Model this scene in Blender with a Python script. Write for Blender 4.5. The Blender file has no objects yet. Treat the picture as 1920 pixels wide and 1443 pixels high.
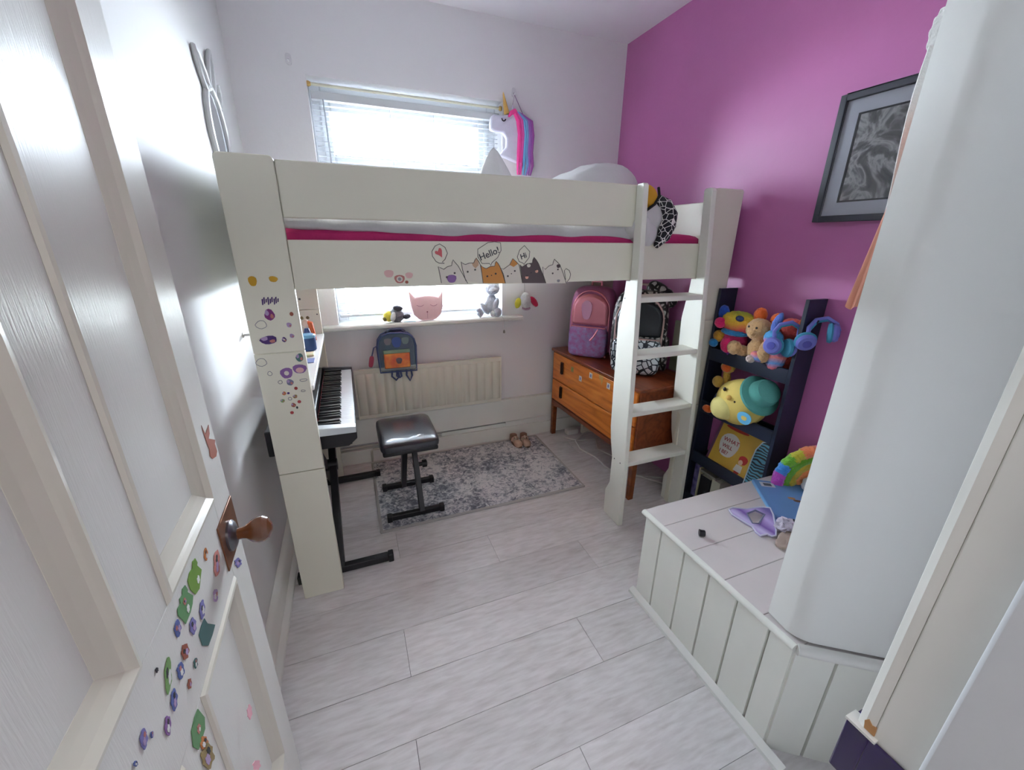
import bpy, bmesh, math, random
from mathutils import Vector, Matrix, Euler, noise
random.seed(7)
SC = bpy.context.scene
COL = SC.collection
R = math.radians

# ------------------------------------------------------------------ camera
FPX = 759.7
YAW, PITCH, ROLL = R(21.672), R(19.551), R(-0.594)
fwd = Vector((math.sin(YAW)*math.cos(PITCH), math.cos(YAW)*math.cos(PITCH), -math.sin(PITCH)))
rt = Vector((math.cos(YAW), -math.sin(YAW), 0)); dn = fwd.cross(rt)
cr, sr = math.cos(ROLL), math.sin(ROLL)
rt2 = cr*rt + sr*dn; dn2 = -sr*rt + cr*dn
cam_d = bpy.data.cameras.new('camera'); cam = bpy.data.objects.new('camera', cam_d); COL.objects.link(cam)
cam_d.sensor_fit = 'HORIZONTAL'; cam_d.sensor_width = 36; cam_d.lens = FPX/1920*36
cam_d.clip_start = .01; cam_d.clip_end = 300
m3 = Matrix((rt2, -dn2, -fwd)).transposed()
cam.matrix_world = Matrix.Translation((0, 0, 1.42)) @ m3.to_4x4()
SC.camera = cam

# ------------------------------------------------------------------ world, lights, exposure
W = bpy.data.worlds.new('overcast_sky'); SC.world = W; W.use_nodes = True
bg = W.node_tree.nodes['Background']; bg.inputs[0].default_value = (.78, .89, 1.0, 1); bg.inputs[1].default_value = 62.0
SC.view_settings.view_transform = 'Standard'; SC.view_settings.look = 'None'
SC.view_settings.gamma = 1; SC.view_settings.exposure = 0.42
try: SC.view_settings.use_curve_mapping = False
except Exception: pass
def area(name, loc, rot, sx, sy, power, col, portal=False, shape='RECTANGLE'):
    d = bpy.data.lights.new(name, 'AREA'); d.shape = shape; d.size = sx; d.size_y = sy; d.energy = power; d.color = col
    o = bpy.data.objects.new(name, d); COL.objects.link(o); o.location = loc; o.rotation_euler = rot
    if portal: d.cycles.is_portal = True
    return o
area('window_portal', (.44, 2.86, 1.56), (R(-90), 0, 0), 1.1, 1.32, 1, (1, 1, 1), True)
area('landing_fill_light', (.10, -.75, 2.33), (0, 0, 0), .5, .5, 7.5, (1, .98, .96), False, 'DISK')  # added fill light behind the camera, stands for no known lamp

# ------------------------------------------------------------------ materials
def lin(c):
    return tuple(((x/255)/12.92 if x/255 <= .04045 else ((x/255+.055)/1.055)**2.4) for x in c) + (1,)
MATS = {}
def nd(nt, t, **k):
    n = nt.nodes.new(t)
    for a, b in k.items(): setattr(n, a, b)
    return n
def M(name, rgb, rough=.5, metal=0, vary=0, vs=6, bump=0, bs=60, coat=0, sheen=0, spec=.5, stretch=None, rgb2=None, detail=4):
    if name in MATS: return MATS[name]
    m = bpy.data.materials.new(name); m.use_nodes = True; nt = m.node_tree; p = nt.nodes['Principled BSDF']
    p.inputs['Base Color'].default_value = lin(rgb); p.inputs['Roughness'].default_value = rough; p.inputs['Metallic'].default_value = metal
    p.inputs['Coat Weight'].default_value = coat; p.inputs['Sheen Weight'].default_value = sheen; p.inputs['Specular IOR Level'].default_value = spec
    if vary or bump or rgb2:
        tc = nd(nt, 'ShaderNodeTexCoord'); mp = nd(nt, 'ShaderNodeMapping'); nt.links.new(tc.outputs['Object'], mp.inputs[0])
        if stretch: mp.inputs['Scale'].default_value = stretch
    if vary or rgb2:
        n = nd(nt, 'ShaderNodeTexNoise'); n.inputs['Scale'].default_value = vs; n.inputs['Detail'].default_value = detail
        nt.links.new(mp.outputs[0], n.inputs['Vector'])
        r = nd(nt, 'ShaderNodeValToRGB'); nt.links.new(n.outputs[0], r.inputs[0])
        a = lin(rgb); b = lin(rgb2) if rgb2 else a; v = vary
        r.color_ramp.elements[0].position = .3; r.color_ramp.elements[1].position = .7
        r.color_ramp.elements[0].color = tuple(min(1, x*(1-v)) for x in a[:3])+(1,)
        r.color_ramp.elements[1].color = tuple(min(1, x*(1+v)) for x in b[:3])+(1,)
        nt.links.new(r.outputs[0], p.inputs['Base Color'])
    if bump:
        n2 = nd(nt, 'ShaderNodeTexNoise'); n2.inputs['Scale'].default_value = bs; n2.inputs['Detail'].default_value = 3
        nt.links.new(mp.outputs[0], n2.inputs['Vector'])
        b = nd(nt, 'ShaderNodeBump'); b.inputs['Strength'].default_value = bump; b.inputs['Distance'].default_value = .01
        nt.links.new(n2.outputs[0], b.inputs['Height']); nt.links.new(b.outputs[0], p.inputs['Normal'])
    MATS[name] = m
    return m
def ramp(nt, src, stops):
    r = nd(nt, 'ShaderNodeValToRGB'); nt.links.new(src, r.inputs[0]); e = r.color_ramp.elements
    while len(e) < len(stops): e.new(.5)
    for i, (pos, c) in enumerate(stops): e[i].position = pos; e[i].color = lin(c)
    return r
def base(name, rough=.5):
    m = bpy.data.materials.new(name); m.use_nodes = True; nt = m.node_tree; p = nt.nodes['Principled BSDF']
    p.inputs['Roughness'].default_value = rough; tc = nd(nt, 'ShaderNodeTexCoord'); mp = nd(nt, 'ShaderNodeMapping')
    nt.links.new(tc.outputs['Object'], mp.inputs[0]); MATS[name] = m
    return m, nt, p, mp

wall_white = M('wall_white', (238, 235, 237), .55, bump=.08, bs=25)
wall_gloss = M('wall_silk', (224, 223, 222), .55, spec=.3, bump=.05, bs=18)
purple = M('purple_paint', (190, 110, 166), .42, vary=.05, vs=3, bump=.06, bs=40)
ceil_w = M('ceiling_white', (248, 245, 249), .7)
bed_white = M('bed_white', (231, 227, 210), .42, vary=.02, vs=2)
lad_white = M('ladder_white', (238, 237, 226), .4)
door_white = M('door_gloss', (226, 225, 219), .29, spec=.32, bump=.10, bs=30, stretch=(14, 14, .8))
trim_white = M('trim_white', (236, 235, 228), .4, vary=.03, vs=5)
bench_white = M('bench_white', (240, 240, 231), .36, vary=.025, vs=4)
benchtop = M('bench_top', (220, 213, 210), .45, vary=.04, vs=5)
upvc = M('upvc_white', (238, 240, 242), .3)
blind_m = M('blind_slat', (196, 199, 204), .4)
rad_m = M('radiator_enamel', (226, 221, 206), .4, vary=.03, vs=6)
black = M('black_plastic', (24, 24, 28), .4)
blackmetal = M('black_metal', (26, 26, 30), .35, vary=.2, vs=20)
leath = M('black_vinyl', (40, 42, 50), .30, coat=.7, bump=.15, bs=160)
navy = M('navy_paint', (30, 38, 58), .35, vary=.06, vs=5)
chrome = M('dark_metal', (120, 122, 128), .3, metal=1)
brass = M('brass', (190, 160, 100), .35, metal=1)
copper = M('copper_plate', (128, 84, 58), .38, metal=.6, vary=.25, vs=25)
knobw = M('knob_wood', (112, 66, 38), .22, coat=.5, vary=.25, vs=14)
glassm = bpy.data.materials.new('window_glass'); glassm.use_nodes = True
_nt = glassm.node_tree; _nt.nodes.remove(_nt.nodes['Principled BSDF']); _o = _nt.nodes['Material Output']
_t = nd(_nt, 'ShaderNodeBsdfTransparent'); _g = nd(_nt, 'ShaderNodeBsdfGlossy'); _g.inputs['Roughness'].default_value = .02
_f = nd(_nt, 'ShaderNodeFresnel'); _f.inputs[0].default_value = 1.3; _x = nd(_nt, 'ShaderNodeMixShader')
_nt.links.new(_f.outputs[0], _x.inputs[0]); _nt.links.new(_t.outputs[0], _x.inputs[1]); _nt.links.new(_g.outputs[0], _x.inputs[2]); _nt.links.new(_x.outputs[0], _o.inputs[0])

# floor planks: pale grey limed oak, per-plank offset
floor_m, nt, p, mp = base('floor_oak', .30)
oi = nd(nt, 'ShaderNodeObjectInfo'); mu = nd(nt, 'ShaderNodeVectorMath', operation='SCALE'); mu.inputs[0].default_value = (37, 19, 0); nt.links.new(oi.outputs['Random'], mu.inputs['Scale'])
nt.links.new(mu.outputs[0], mp.inputs['Location']); mp.inputs['Scale'].default_value = (1.5, 8, 1)
n1 = nd(nt, 'ShaderNodeTexNoise'); n1.inputs['Scale'].default_value = 2.2; n1.inputs['Detail'].default_value = 8; n1.inputs['Distortion'].default_value = 1.6; nt.links.new(mp.outputs[0], n1.inputs['Vector'])
r1 = ramp(nt, n1.outputs[0], [(.28, (212, 207, 206)), (.45, (226, 222, 222)), (.62, (232, 228, 229)), (.8, (219, 215, 215))])
n2 = nd(nt, 'ShaderNodeTexNoise'); n2.inputs['Scale'].default_value = 9; n2.inputs['Detail'].default_value = 5; nt.links.new(mp.outputs[0], n2.inputs['Vector'])
r2 = ramp(nt, n2.outputs[0], [(.35, (236, 234, 233)), (.6, (255, 255, 255))])
mx = nd(nt, 'ShaderNodeMix', data_type='RGBA', blend_type='MULTIPLY'); mx.inputs[0].default_value = .8
nt.links.new(r1.outputs[0], mx.inputs[6]); nt.links.new(r2.outputs[0], mx.inputs[7])
tint = nd(nt, 'ShaderNodeMapRange'); tint.inputs[3].default_value = .93; tint.inputs[4].default_value = 1.05; nt.links.new(oi.outputs['Random'], tint.inputs[0])
mv = nd(nt, 'ShaderNodeVectorMath', operation='SCALE'); nt.links.new(mx.outputs[2], mv.inputs[0]); nt.links.new(tint.outputs[0], mv.inputs['Scale'])
nt.links.new(mv.outputs[0], p.inputs['Base Color'])

# dresser wood
def wood(name, c1, c2, c3, rough=.32, scale=(1.0, 9, 9)):
    m, nt, p, mp = base(name, rough); mp.inputs['Scale'].default_value = scale
    n = nd(nt, 'ShaderNodeTexNoise'); n.inputs['Scale'].default_value = 2.5; n.inputs['Detail'].default_value = 7; n.inputs['Distortion'].default_value = 1.2
    nt.links.new(mp.outputs[0], n.inputs['Vector']); r = ramp(nt, n.outputs[0], [(.3, c1), (.5, c2), (.7, c3)]); nt.links.new(r.outputs[0], p.inputs['Base Color'])
    return m
wood_front = wood('dresser_front_wood', (186, 96, 30), (218, 124, 46), (234, 148, 64))
wood_dark = wood('dresser_dark_wood', (104, 48, 26), (130, 64, 34), (150, 78, 42), .3)
# rug: distressed greys with a paler border
rug_m, nt, p, mp = base('rug_pile', .95)
n = nd(nt, 'ShaderNodeTexNoise'); n.inputs['Scale'].default_value = 3.2; n.inputs['Detail'].default_value = 3; nt.links.new(mp.outputs[0], n.inputs['Vector'])
n3 = nd(nt, 'ShaderNodeTexNoise'); n3.inputs['Scale'].default_value = 42; n3.inputs['Detail'].default_value = 4; n3.inputs['Distortion'].default_value = 1.4; nt.links.new(mp.outputs[0], n3.inputs['Vector'])
vo = nd(nt, 'ShaderNodeTexVoronoi'); vo.inputs['Scale'].default_value = 26; nt.links.new(mp.outputs[0], vo.inputs['Vector'])
ad = nd(nt, 'ShaderNodeMath', operation='MULTIPLY_ADD'); ad.inputs[1].default_value = .75; nt.links.new(n.outputs[0], ad.inputs[0]); nt.links.new(n3.outputs[0], ad.inputs[2])
ad2 = nd(nt, 'ShaderNodeMath', operation='MULTIPLY_ADD'); ad2.inputs[1].default_value = .25; nt.links.new(vo.outputs['Distance'], ad2.inputs[0]); nt.links.new(ad.outputs[0], ad2.inputs[2])
sc_ = nd(nt, 'ShaderNodeMath', operation='MULTIPLY'); sc_.inputs[1].default_value = .6; nt.links.new(ad2.outputs[0], sc_.inputs[0])
r = ramp(nt, sc_.outputs[0], [(.48, (104, 105, 116)), (.555, (146, 148, 156)), (.61, (182, 183, 188)), (.68, (216, 214, 215))])
nt.links.new(r.outputs[0], p.inputs['Base Color'])
# animal-spot black and white, zebra, glitter
def spots(name, c1, c2, scale, thr, rough=.4, feature='DISTANCE_TO_EDGE', metal=0):
    m, nt, p, mp = base(name, rough); p.inputs['Metallic'].default_value = metal
    n = nd(nt, 'ShaderNodeTexVoronoi'); n.feature = feature; n.inputs['Scale'].default_value = scale; nt.links.new(mp.outputs[0], n.inputs['Vector'])
    r = ramp(nt, n.outputs['Distance'], [(thr, c1), (thr+.03, c2)]); nt.links.new(r.outputs[0], p.inputs['Base Color'])
    return m
spot_black = spots('black_spotted_fabric', (16, 16, 18), (188, 186, 184), 30, .16)
spot_silver = spots('silver_spotted_fabric', (50, 58, 66), (214, 224, 232), 30, .07, .25, metal=.35)
script_cloth = spots('black_scribble_cloth', (232, 230, 226), (22, 22, 28), 42, .035, .8)
glit = M('pink_glitter', (206, 120, 186), .25, metal=.3, rgb2=(150, 140, 196), vary=.25, vs=38, bump=.5, bs=220)
def rainbow(name, axis, cols, rot=0, bump=.7, scale=1.0, off=0.0):
    m, nt, p, mp = base(name, .9); sp = nd(nt, 'ShaderNodeSeparateXYZ'); nt.links.new(mp.outputs[0], sp.inputs[0])
    n = nd(nt, 'ShaderNodeTexNoise'); n.inputs['Scale'].default_value = 18; nt.links.new(mp.outputs[0], n.inputs['Vector'])
    a = nd(nt, 'ShaderNodeMath', operation='MULTIPLY_ADD'); a.inputs[1].default_value = scale; a.inputs[2].default_value = off; nt.links.new(sp.outputs[axis], a.inputs[0])
    b = nd(nt, 'ShaderNodeMath', operation='MULTIPLY_ADD'); b.inputs[1].default_value = .16; nt.links.new(n.outputs[0], b.inputs[0]); nt.links.new(a.outputs[0], b.inputs[2])
    k = len(cols); r = ramp(nt, b.outputs[0], [(i/(k-1)*.96+.02, c) for i, c in enumerate(cols)]); nt.links.new(r.outputs[0], p.inputs['Base Color'])
    n2 = nd(nt, 'ShaderNodeTexNoise'); n2.inputs['Scale'].default_value = 130; nt.links.new(mp.outputs[0], n2.inputs['Vector'])
    bm = nd(nt, 'ShaderNodeBump'); bm.inputs['Strength'].default_value = bump; bm.inputs['Distance'].default_value = .01; nt.links.new(n2.outputs[0], bm.inputs['Height']); nt.links.new(bm.outputs[0], p.inputs['Normal'])
    return m
def fur(name, rgb, vary=.12): return M(name, rgb, .95, vary=vary, vs=30, bump=.6, bs=130, sheen=.3)
def fab(name, rgb, vary=.05): return M(name, rgb, .85, vary=vary, vs=12, bump=.15, bs=200)
STK = dict(gold=(196, 150, 30), violet=(72, 40, 110), magenta=(126, 46, 120), grey=(150, 146, 150), brick=(160, 90, 70), lilac=(176, 150, 190), teal=(70, 110, 110), lilacd=(140, 100, 160),
  bluegrey=(120, 120, 150), red=(176, 70, 70), orange=(200, 120, 60), olive=(150, 130, 80), green=(120, 160, 96), dark=(50, 50, 56), bluest=(84, 100, 160), periw=(120, 116, 176), rose=(190, 120, 112),
  whites=(226, 226, 222), pinks=(240, 178, 190), frog=(110, 150, 60), frogb=(96, 146, 96), ink=(84, 78, 74), catw=(222, 214, 202), orangec=(200, 134, 64), greyc=(88, 74, 76), tanc=(196, 160, 130), peach=(228, 170, 150), heart=(206, 96, 100), pinkfl=(222, 178, 176))
def stk(c): return M('print_'+c, STK[c], .5)

# ------------------------------------------------------------------ mesh helpers
class MB:
    def __init__(s): s.v = []; s.f = []
    def add(s, v, f):
        o = len(s.v); s.v += [tuple(x) for x in v]; s.f += [tuple(i+o for i in q) for q in f]; return s
    def box(s, x0, x1, y0, y1, z0, z1):
        return s.add([(x0,y0,z0),(x1,y0,z0),(x1,y1,z0),(x0,y1,z0),(x0,y0,z1),(x1,y0,z1),(x1,y1,z1),(x0,y1,z1)], [(0,3,2,1),(4,5,6,7),(0,1,5,4),(1,2,6,5),(2,3,7,6),(3,0,4,7)])
    def prism(s, poly, ax, a, b):
        n = len(poly); g = {'x': lambda p, t: (t, p[0], p[1]), 'y': lambda p, t: (p[0], t, p[1]), 'z': lambda p, t: (p[0], p[1], t)}[ax]
        return s.add([g(p, a) for p in poly]+[g(p, b) for p in poly], [tuple(range(n)), tuple(range(2*n-1, n-1, -1))]+[(i, (i+1) % n, n+(i+1) % n, n+i) for i in range(n)])
    def tube(s, path, r, n=8, closed=False):
        path = [Vector(p) for p in path]; k = len(path); rs = r if isinstance(r, (list, tuple)) else [r]*k; vs = []; up = None
        for i, p in enumerate(path):
            t = (path[(i+1) % k]-path[i-1]) if closed else (path[min(i+1, k-1)]-path[max(i-1, 0)])
            t.normalize()
            if up is None: up = t.orthogonal().normalized()
            up = (up-t*up.dot(t)); up = up.normalized() if up.length > 1e-6 else t.orthogonal().normalized()
            w = t.cross(up)
            for j in range(n): a = 2*math.pi*j/n; vs.append(p+(up*math.cos(a)+w*math.sin(a))*rs[i])
        fs = [(i*n+j, i*n+(j+1) % n, ((i+1) % k)*n+(j+1) % n, ((i+1) % k)*n+j) for i in range(k if closed else k-1) for j in range(n)]
        if not closed: fs += [tuple(range(n-1, -1, -1)), tuple((k-1)*n+j for j in range(n))]
        return s.add(vs, fs)
    def bar(s, a, b, w, h, up=(0, 0, 1)):
        a, b = Vector(a), Vector(b); t = (b-a).normalized(); u = Vector(up); u = (u-t*u.dot(t)).normalized(); q = t.cross(u)
        vs = [c+q*sx*w/2+u*sz*h/2 for c in (a, b) for sx, sz in ((-1,-1),(1,-1),(1,1),(-1,1))]
        return s.add(vs, [(0,1,2,3),(7,6,5,4),(0,4,5,1),(1,5,6,2),(2,6,7,3),(3,7,4,0)])
    def lathe(s, prof, org, axis=(0, 0, 1), n=20):
        ax = Vector(axis).normalized(); u = ax.orthogonal().normalized(); w = ax.cross(u); o = Vector(org); k = len(prof)
        vs = [o+ax*h+(u*math.cos(2*math.pi*j/n)+w*math.sin(2*math.pi*j/n))*r for r, h in prof for j in range(n)]
        fs = [(i*n+j, i*n+(j+1) % n, (i+1)*n+(j+1) % n, (i+1)*n+j) for i in range(k-1) for j in range(n)]
        return s.add(vs, fs+[tuple(range(n-1, -1, -1)), tuple((k-1)*n+j for j in range(n))])
    def sq(s, c, rad, e=(1, 1), rot=(0, 0, 0), nu=20, nv=12, fn=None):
        c = Vector(c); m = Euler([R(x) for x in rot]).to_matrix(); pw = lambda v, k: math.copysign(abs(v)**k, v); vs = []
        for i in range(nv+1):
            ph = -math.pi/2+math.pi*i/nv
            for j in range(nu):
                th = 2*math.pi*j/nu; ce = pw(math.cos(ph), e[0])
                q = Vector((rad[0]*ce*pw(math.cos(th), e[1]), rad[1]*ce*pw(math.sin(th), e[1]), rad[2]*pw(math.sin(ph), e[0])))
                if fn: q = Vector(fn(q))
                vs.append(c+m@q)
        fs = [(i*nu+j, i*nu+(j+1) % nu, (i+1)*nu+(j+1) % nu, (i+1)*nu+j) for i in range(nv) for j in range(nu)]
        return s.add(vs, fs)
    def grid(s, fn, nu, nv):
        vs = [fn(i/(nu-1), j/(nv-1)) for j in range(nv) for i in range(nu)]
        return s.add(vs, [(j*nu+i, j*nu+i+1, (j+1)*nu+i+1, (j+1)*nu+i) for j in range(nv-1) for i in range(nu-1)])
OFF = {}
def mesh(name, mb, mat, off=Vector((0, 0, 0)), smooth=30):
    me = bpy.data.meshes.new(name); me.from_pydata([tuple(Vector(v)-off) for v in mb.v], [], mb.f)
    bm = bmesh.new(); bm.from_mesh(me); bmesh.ops.remove_doubles(bm, verts=bm.verts, dist=1e-6); bmesh.ops.recalc_face_normals(bm, faces=bm.faces); bm.to_mesh(me); bm.free()
    me.materials.append(mat)
    if smooth: me.shade_smooth(); me.set_sharp_from_angle(angle=R(smooth))
    return me
def link(name, data, parent=None):
    o = bpy.data.objects.new(name, data); COL.objects.link(o)
    if parent: o.parent = parent
    return o
def tag(o, label=None, cat=None, group=None, kind=None):
    if label: o['label'] = label
    if cat: o['category'] = cat
    if group: o['group'] = group
    if kind: o['kind'] = kind
    return o
def T(name, loc, label, cat, group=None, rz=0, local=False, kind=None):
    o = link(name, None); o.empty_display_size = .05; o.location = loc; o.rotation_euler = (0, 0, rz)
    OFF[o.name] = Vector((0, 0, 0)) if local else Vector(loc)
    return tag(o, label, cat, group, kind)
def P(name, mb, mat, parent=None, bevel=0, smooth=30, seg=2, sub=0):
    off = OFF[parent.name] if parent else Vector((0, 0, 0))
    o = link(name, mesh(name, mb, mat, off, smooth), parent); OFF[o.name] = off
    if bevel:
        b = o.modifiers.new('bevel', 'BEVEL'); b.width = bevel; b.segments = seg; b.limit_method = 'ANGLE'; b.angle_limit = R(40)
    if sub:
        b = o.modifiers.new('sub', 'SUBSURF'); b.levels = sub; b.render_levels = sub
    return o
def A(name, mb, mat, label, cat, group=None, kind=None, **k):     # a top-level thing of one mesh
    return tag(P(name, mb, mat, None, **k), label, cat, group, kind)
def B(*a): return MB().box(*a)
def PR(poly, ax, a, b): return MB().prism(poly, ax, a, b)
def TU(path, r, n=8, closed=False): return MB().tube(path, r, n, closed)
def SQ(c, rad, e=(1, 1), rot=(0, 0, 0), **k): return MB().sq(c, rad, e, rot, **k)
def LA(prof, org, axis=(0, 0, 1), n=20): return MB().lathe(prof, org, axis, n)
def rrect(x0, x1, y0, y1, r, n=4):
    out = []
    for cx, cy, a in ((x1-r, y1-r, 0), (x0+r, y1-r, 90), (x0+r, y0+r, 180), (x1-r, y0+r, 270)):
        out += [(cx+r*math.cos(R(a+90*i/n)), cy+r*math.sin(R(a+90*i/n))) for i in range(n+1)]
    return out
def ell(cx, cy, rx, ry, n=14, wob=0, ph=0): return [(cx+rx*math.cos(2*math.pi*i/n)*(1+wob*math.sin(3*6.283*i/n+ph)), cy+ry*math.sin(2*math.pi*i/n)*(1+wob*math.cos(2*6.283*i/n+ph))) for i in range(n)]
def rnd(a, b): return random.uniform(a, b)
def nz(x, y=0, z=0, s=1): return noise.noise(Vector((x*s, y*s, z*s)))
def text(s, size, mat, name, parent, m):
    c = bpy.data.curves.new(name, 'FONT'); c.body = s; c.size = size; c.extrude = .0006; c.offset = .0002
    o = bpy.data.objects.new(name+'_tmp', c); COL.objects.link(o); bpy.context.view_layer.update()
    me = bpy.data.meshes.new_from_object(o.evaluated_get(bpy.context.evaluated_depsgraph_get())); bpy.data.objects.remove(o)
    me.transform(m); me.materials.clear(); me.materials.append(mat); me.transform(Matrix.Translation(-OFF[parent.name]))
    ob = link(name, me, parent); OFF[ob.name] = OFF[parent.name]
    return ob

# sticker outlines, metres on their own surface
S_cat1=[(0.321,1.271),(0.317,1.299),(0.312,1.33),(0.321,1.325),(0.332,1.32),(0.346,1.329),(0.362,1.333),(0.364,1.344),(0.368,1.353),(0.375,1.344),(0.386,1.332),(0.403,1.301),(0.421,1.268)]
S_cat2=[(0.414,1.277),(0.402,1.319),(0.398,1.346),(0.406,1.339),(0.414,1.336),(0.43,1.341),(0.446,1.341),(0.451,1.351),(0.456,1.359),(0.465,1.348),(0.472,1.335),(0.478,1.3),(0.482,1.267)]
S_cat2patch=[(0.439,1.34),(0.446,1.341),(0.451,1.351),(0.456,1.359),(0.465,1.348),(0.465,1.333),(0.453,1.322),(0.443,1.33)]
S_cat3=[(0.482,1.267),(0.478,1.3),(0.474,1.333),(0.483,1.325),(0.495,1.32),(0.512,1.328),(0.529,1.329),(0.531,1.339),(0.535,1.347),(0.543,1.339),(0.55,1.328),(0.563,1.296),(0.573,1.264)]
S_cat4=[(0.573,1.264),(0.565,1.298),(0.553,1.322),(0.565,1.317),(0.59,1.333),(0.597,1.345),(0.603,1.356),(0.617,1.345),(0.63,1.333),(0.638,1.297),(0.646,1.263)]
S_cat4patch=[(0.59,1.333),(0.597,1.345),(0.603,1.356),(0.617,1.345),(0.624,1.336),(0.607,1.325)]
S_cat5=[(0.646,1.263),(0.641,1.297),(0.634,1.333),(0.643,1.325),(0.663,1.336),(0.686,1.339),(0.688,1.351),(0.693,1.361),(0.704,1.35),(0.714,1.336),(0.732,1.298),(0.749,1.26)]
S_cat6=[(0.749,1.26),(0.735,1.295),(0.732,1.324),(0.744,1.314),(0.76,1.327),(0.777,1.332),(0.779,1.343),(0.783,1.353),(0.797,1.342),(0.809,1.331),(0.826,1.298),(0.843,1.257)]
S_tail=[(0.839,1.272),(0.831,1.308),(0.839,1.316),(0.854,1.308),(0.861,1.293),(0.858,1.276),(0.846,1.262)]
S_bub1=[(0.321,1.408),(0.34,1.396),(0.348,1.376),(0.338,1.355),(0.327,1.345),(0.335,1.341),(0.316,1.342),(0.305,1.348),(0.293,1.366),(0.292,1.382),(0.304,1.4)]
S_heart=[(0.318,1.394),(0.325,1.393),(0.328,1.386),(0.328,1.361),(0.317,1.369),(0.304,1.374),(0.302,1.38),(0.306,1.385),(0.313,1.382)]
S_bub2=[(0.503,1.414),(0.529,1.417),(0.553,1.413),(0.555,1.386),(0.541,1.36),(0.518,1.342),(0.513,1.331),(0.508,1.339),(0.479,1.339),(0.463,1.363),(0.463,1.39)]
S_bub3=[(0.651,1.404),(0.674,1.382),(0.672,1.36),(0.657,1.342),(0.65,1.333),(0.647,1.339),(0.63,1.345),(0.622,1.362),(0.631,1.387)]
S_frogA=[(0.229,0.956),(0.226,0.945),(0.23,0.943),(0.22,0.926),(0.232,0.919),(0.245,0.911),(0.262,0.916),(0.272,0.935),(0.271,0.951),(0.259,0.955),(0.247,0.952),(0.24,0.959)]
S_frogB=[(0.282,0.953),(0.279,0.942),(0.282,0.94),(0.27,0.922),(0.279,0.915),(0.292,0.912),(0.313,0.913),(0.319,0.929),(0.324,0.94),(0.32,0.948),(0.309,0.946),(0.307,0.953),(0.297,0.95),(0.292,0.956)]
S_frogC=[(0.259,0.865),(0.255,0.85),(0.232,0.822),(0.251,0.821),(0.273,0.824),(0.29,0.844),(0.289,0.865),(0.274,0.867)]
S_frogD=[(0.355,0.8),(0.347,0.77),(0.355,0.758),(0.385,0.762),(0.393,0.781),(0.385,0.801),(0.368,0.803)]
S_bunny=[(0.056,1.105),(0.048,1.083),(0.019,1.09),(0.026,1.075),(0.038,1.07),(0.005,1.052),(0.013,1.047),(0.011,1.03),(0.023,1.025),(0.044,1.031),(0.054,1.042),(0.048,1.052),(0.052,1.071)]
S_dots=[(0.342,1.292),(0.372,1.306),(0.36,1.286),(0.422,1.31),(0.451,1.317),(0.499,1.292),(0.533,1.301),(0.516,1.295),(0.583,1.291),(0.612,1.31),(0.598,1.3),(0.664,1.29),(0.702,1.311),(0.682,1.302),(0.664,1.284),(0.706,1.307),(0.778,1.298),(0.801,1.313),(0.137,1.308),(0.172,1.289),(0.206,1.301),(0.196,1.278),(0.806,1.268),(0.671,1.329),(0.803,1.326)]
S_text=[(0.472,1.347),(0.546,1.378),(0.479,1.378),(0.635,1.349),(0.657,1.364),(0.639,1.378)]
S_post=[(-0.279,1.293,0.0118,0.0171,'gold'),(-0.221,1.298,0.0126,0.0098,'gold'),(-0.241,1.23,0.0244,0.0127,'violet'),(-0.25,1.186,0.0151,0.0176,'magenta'),(-0.279,1.155,0.016,0.0127,'grey'),(-0.266,1.103,0.0252,0.0147,'violet'),(-0.186,1.185,0.0059,0.0069,'brick'),(-0.199,1.149,0.0076,0.0088,'lilac'),(-0.196,1.112,0.0071,0.0073,'lilac'),(-0.221,1.101,0.0071,0.0083,'violet'),(-0.3,1.029,0.016,0.0127,'grey'),(-0.184,1.035,0.0118,0.0147,'teal'),(-0.232,0.984,0.0193,0.0206,'lilacd'),(-0.19,0.995,0.0218,0.0176,'lilacd'),(-0.227,0.95,0.0109,0.0118,'bluegrey'),(-0.212,0.926,0.0055,0.0059,'red'),(-0.251,0.912,0.0063,0.0064,'orange'),(-0.238,0.911,0.0042,0.0039,'violet'),(-0.219,0.896,0.0071,0.0073,'olive'),(-0.26,0.885,0.0067,0.0069,'green'),(-0.209,0.875,0.0059,0.0059,'red'),(-0.229,0.865,0.0076,0.0078,'brick'),(-0.238,0.837,0.0059,0.0059,'red'),(-0.219,0.854,0.0034,0.0049,'dark'),(-0.256,0.954,0.0063,0.0064,'grey'),(-0.184,0.953,0.0118,0.0044,'grey'),(-0.236,0.89,0.0055,0.0054,'grey'),(-0.191,0.914,0.0067,0.0034,'grey'),(-0.282,0.988,0.0067,0.0069,'grey')]
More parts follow.
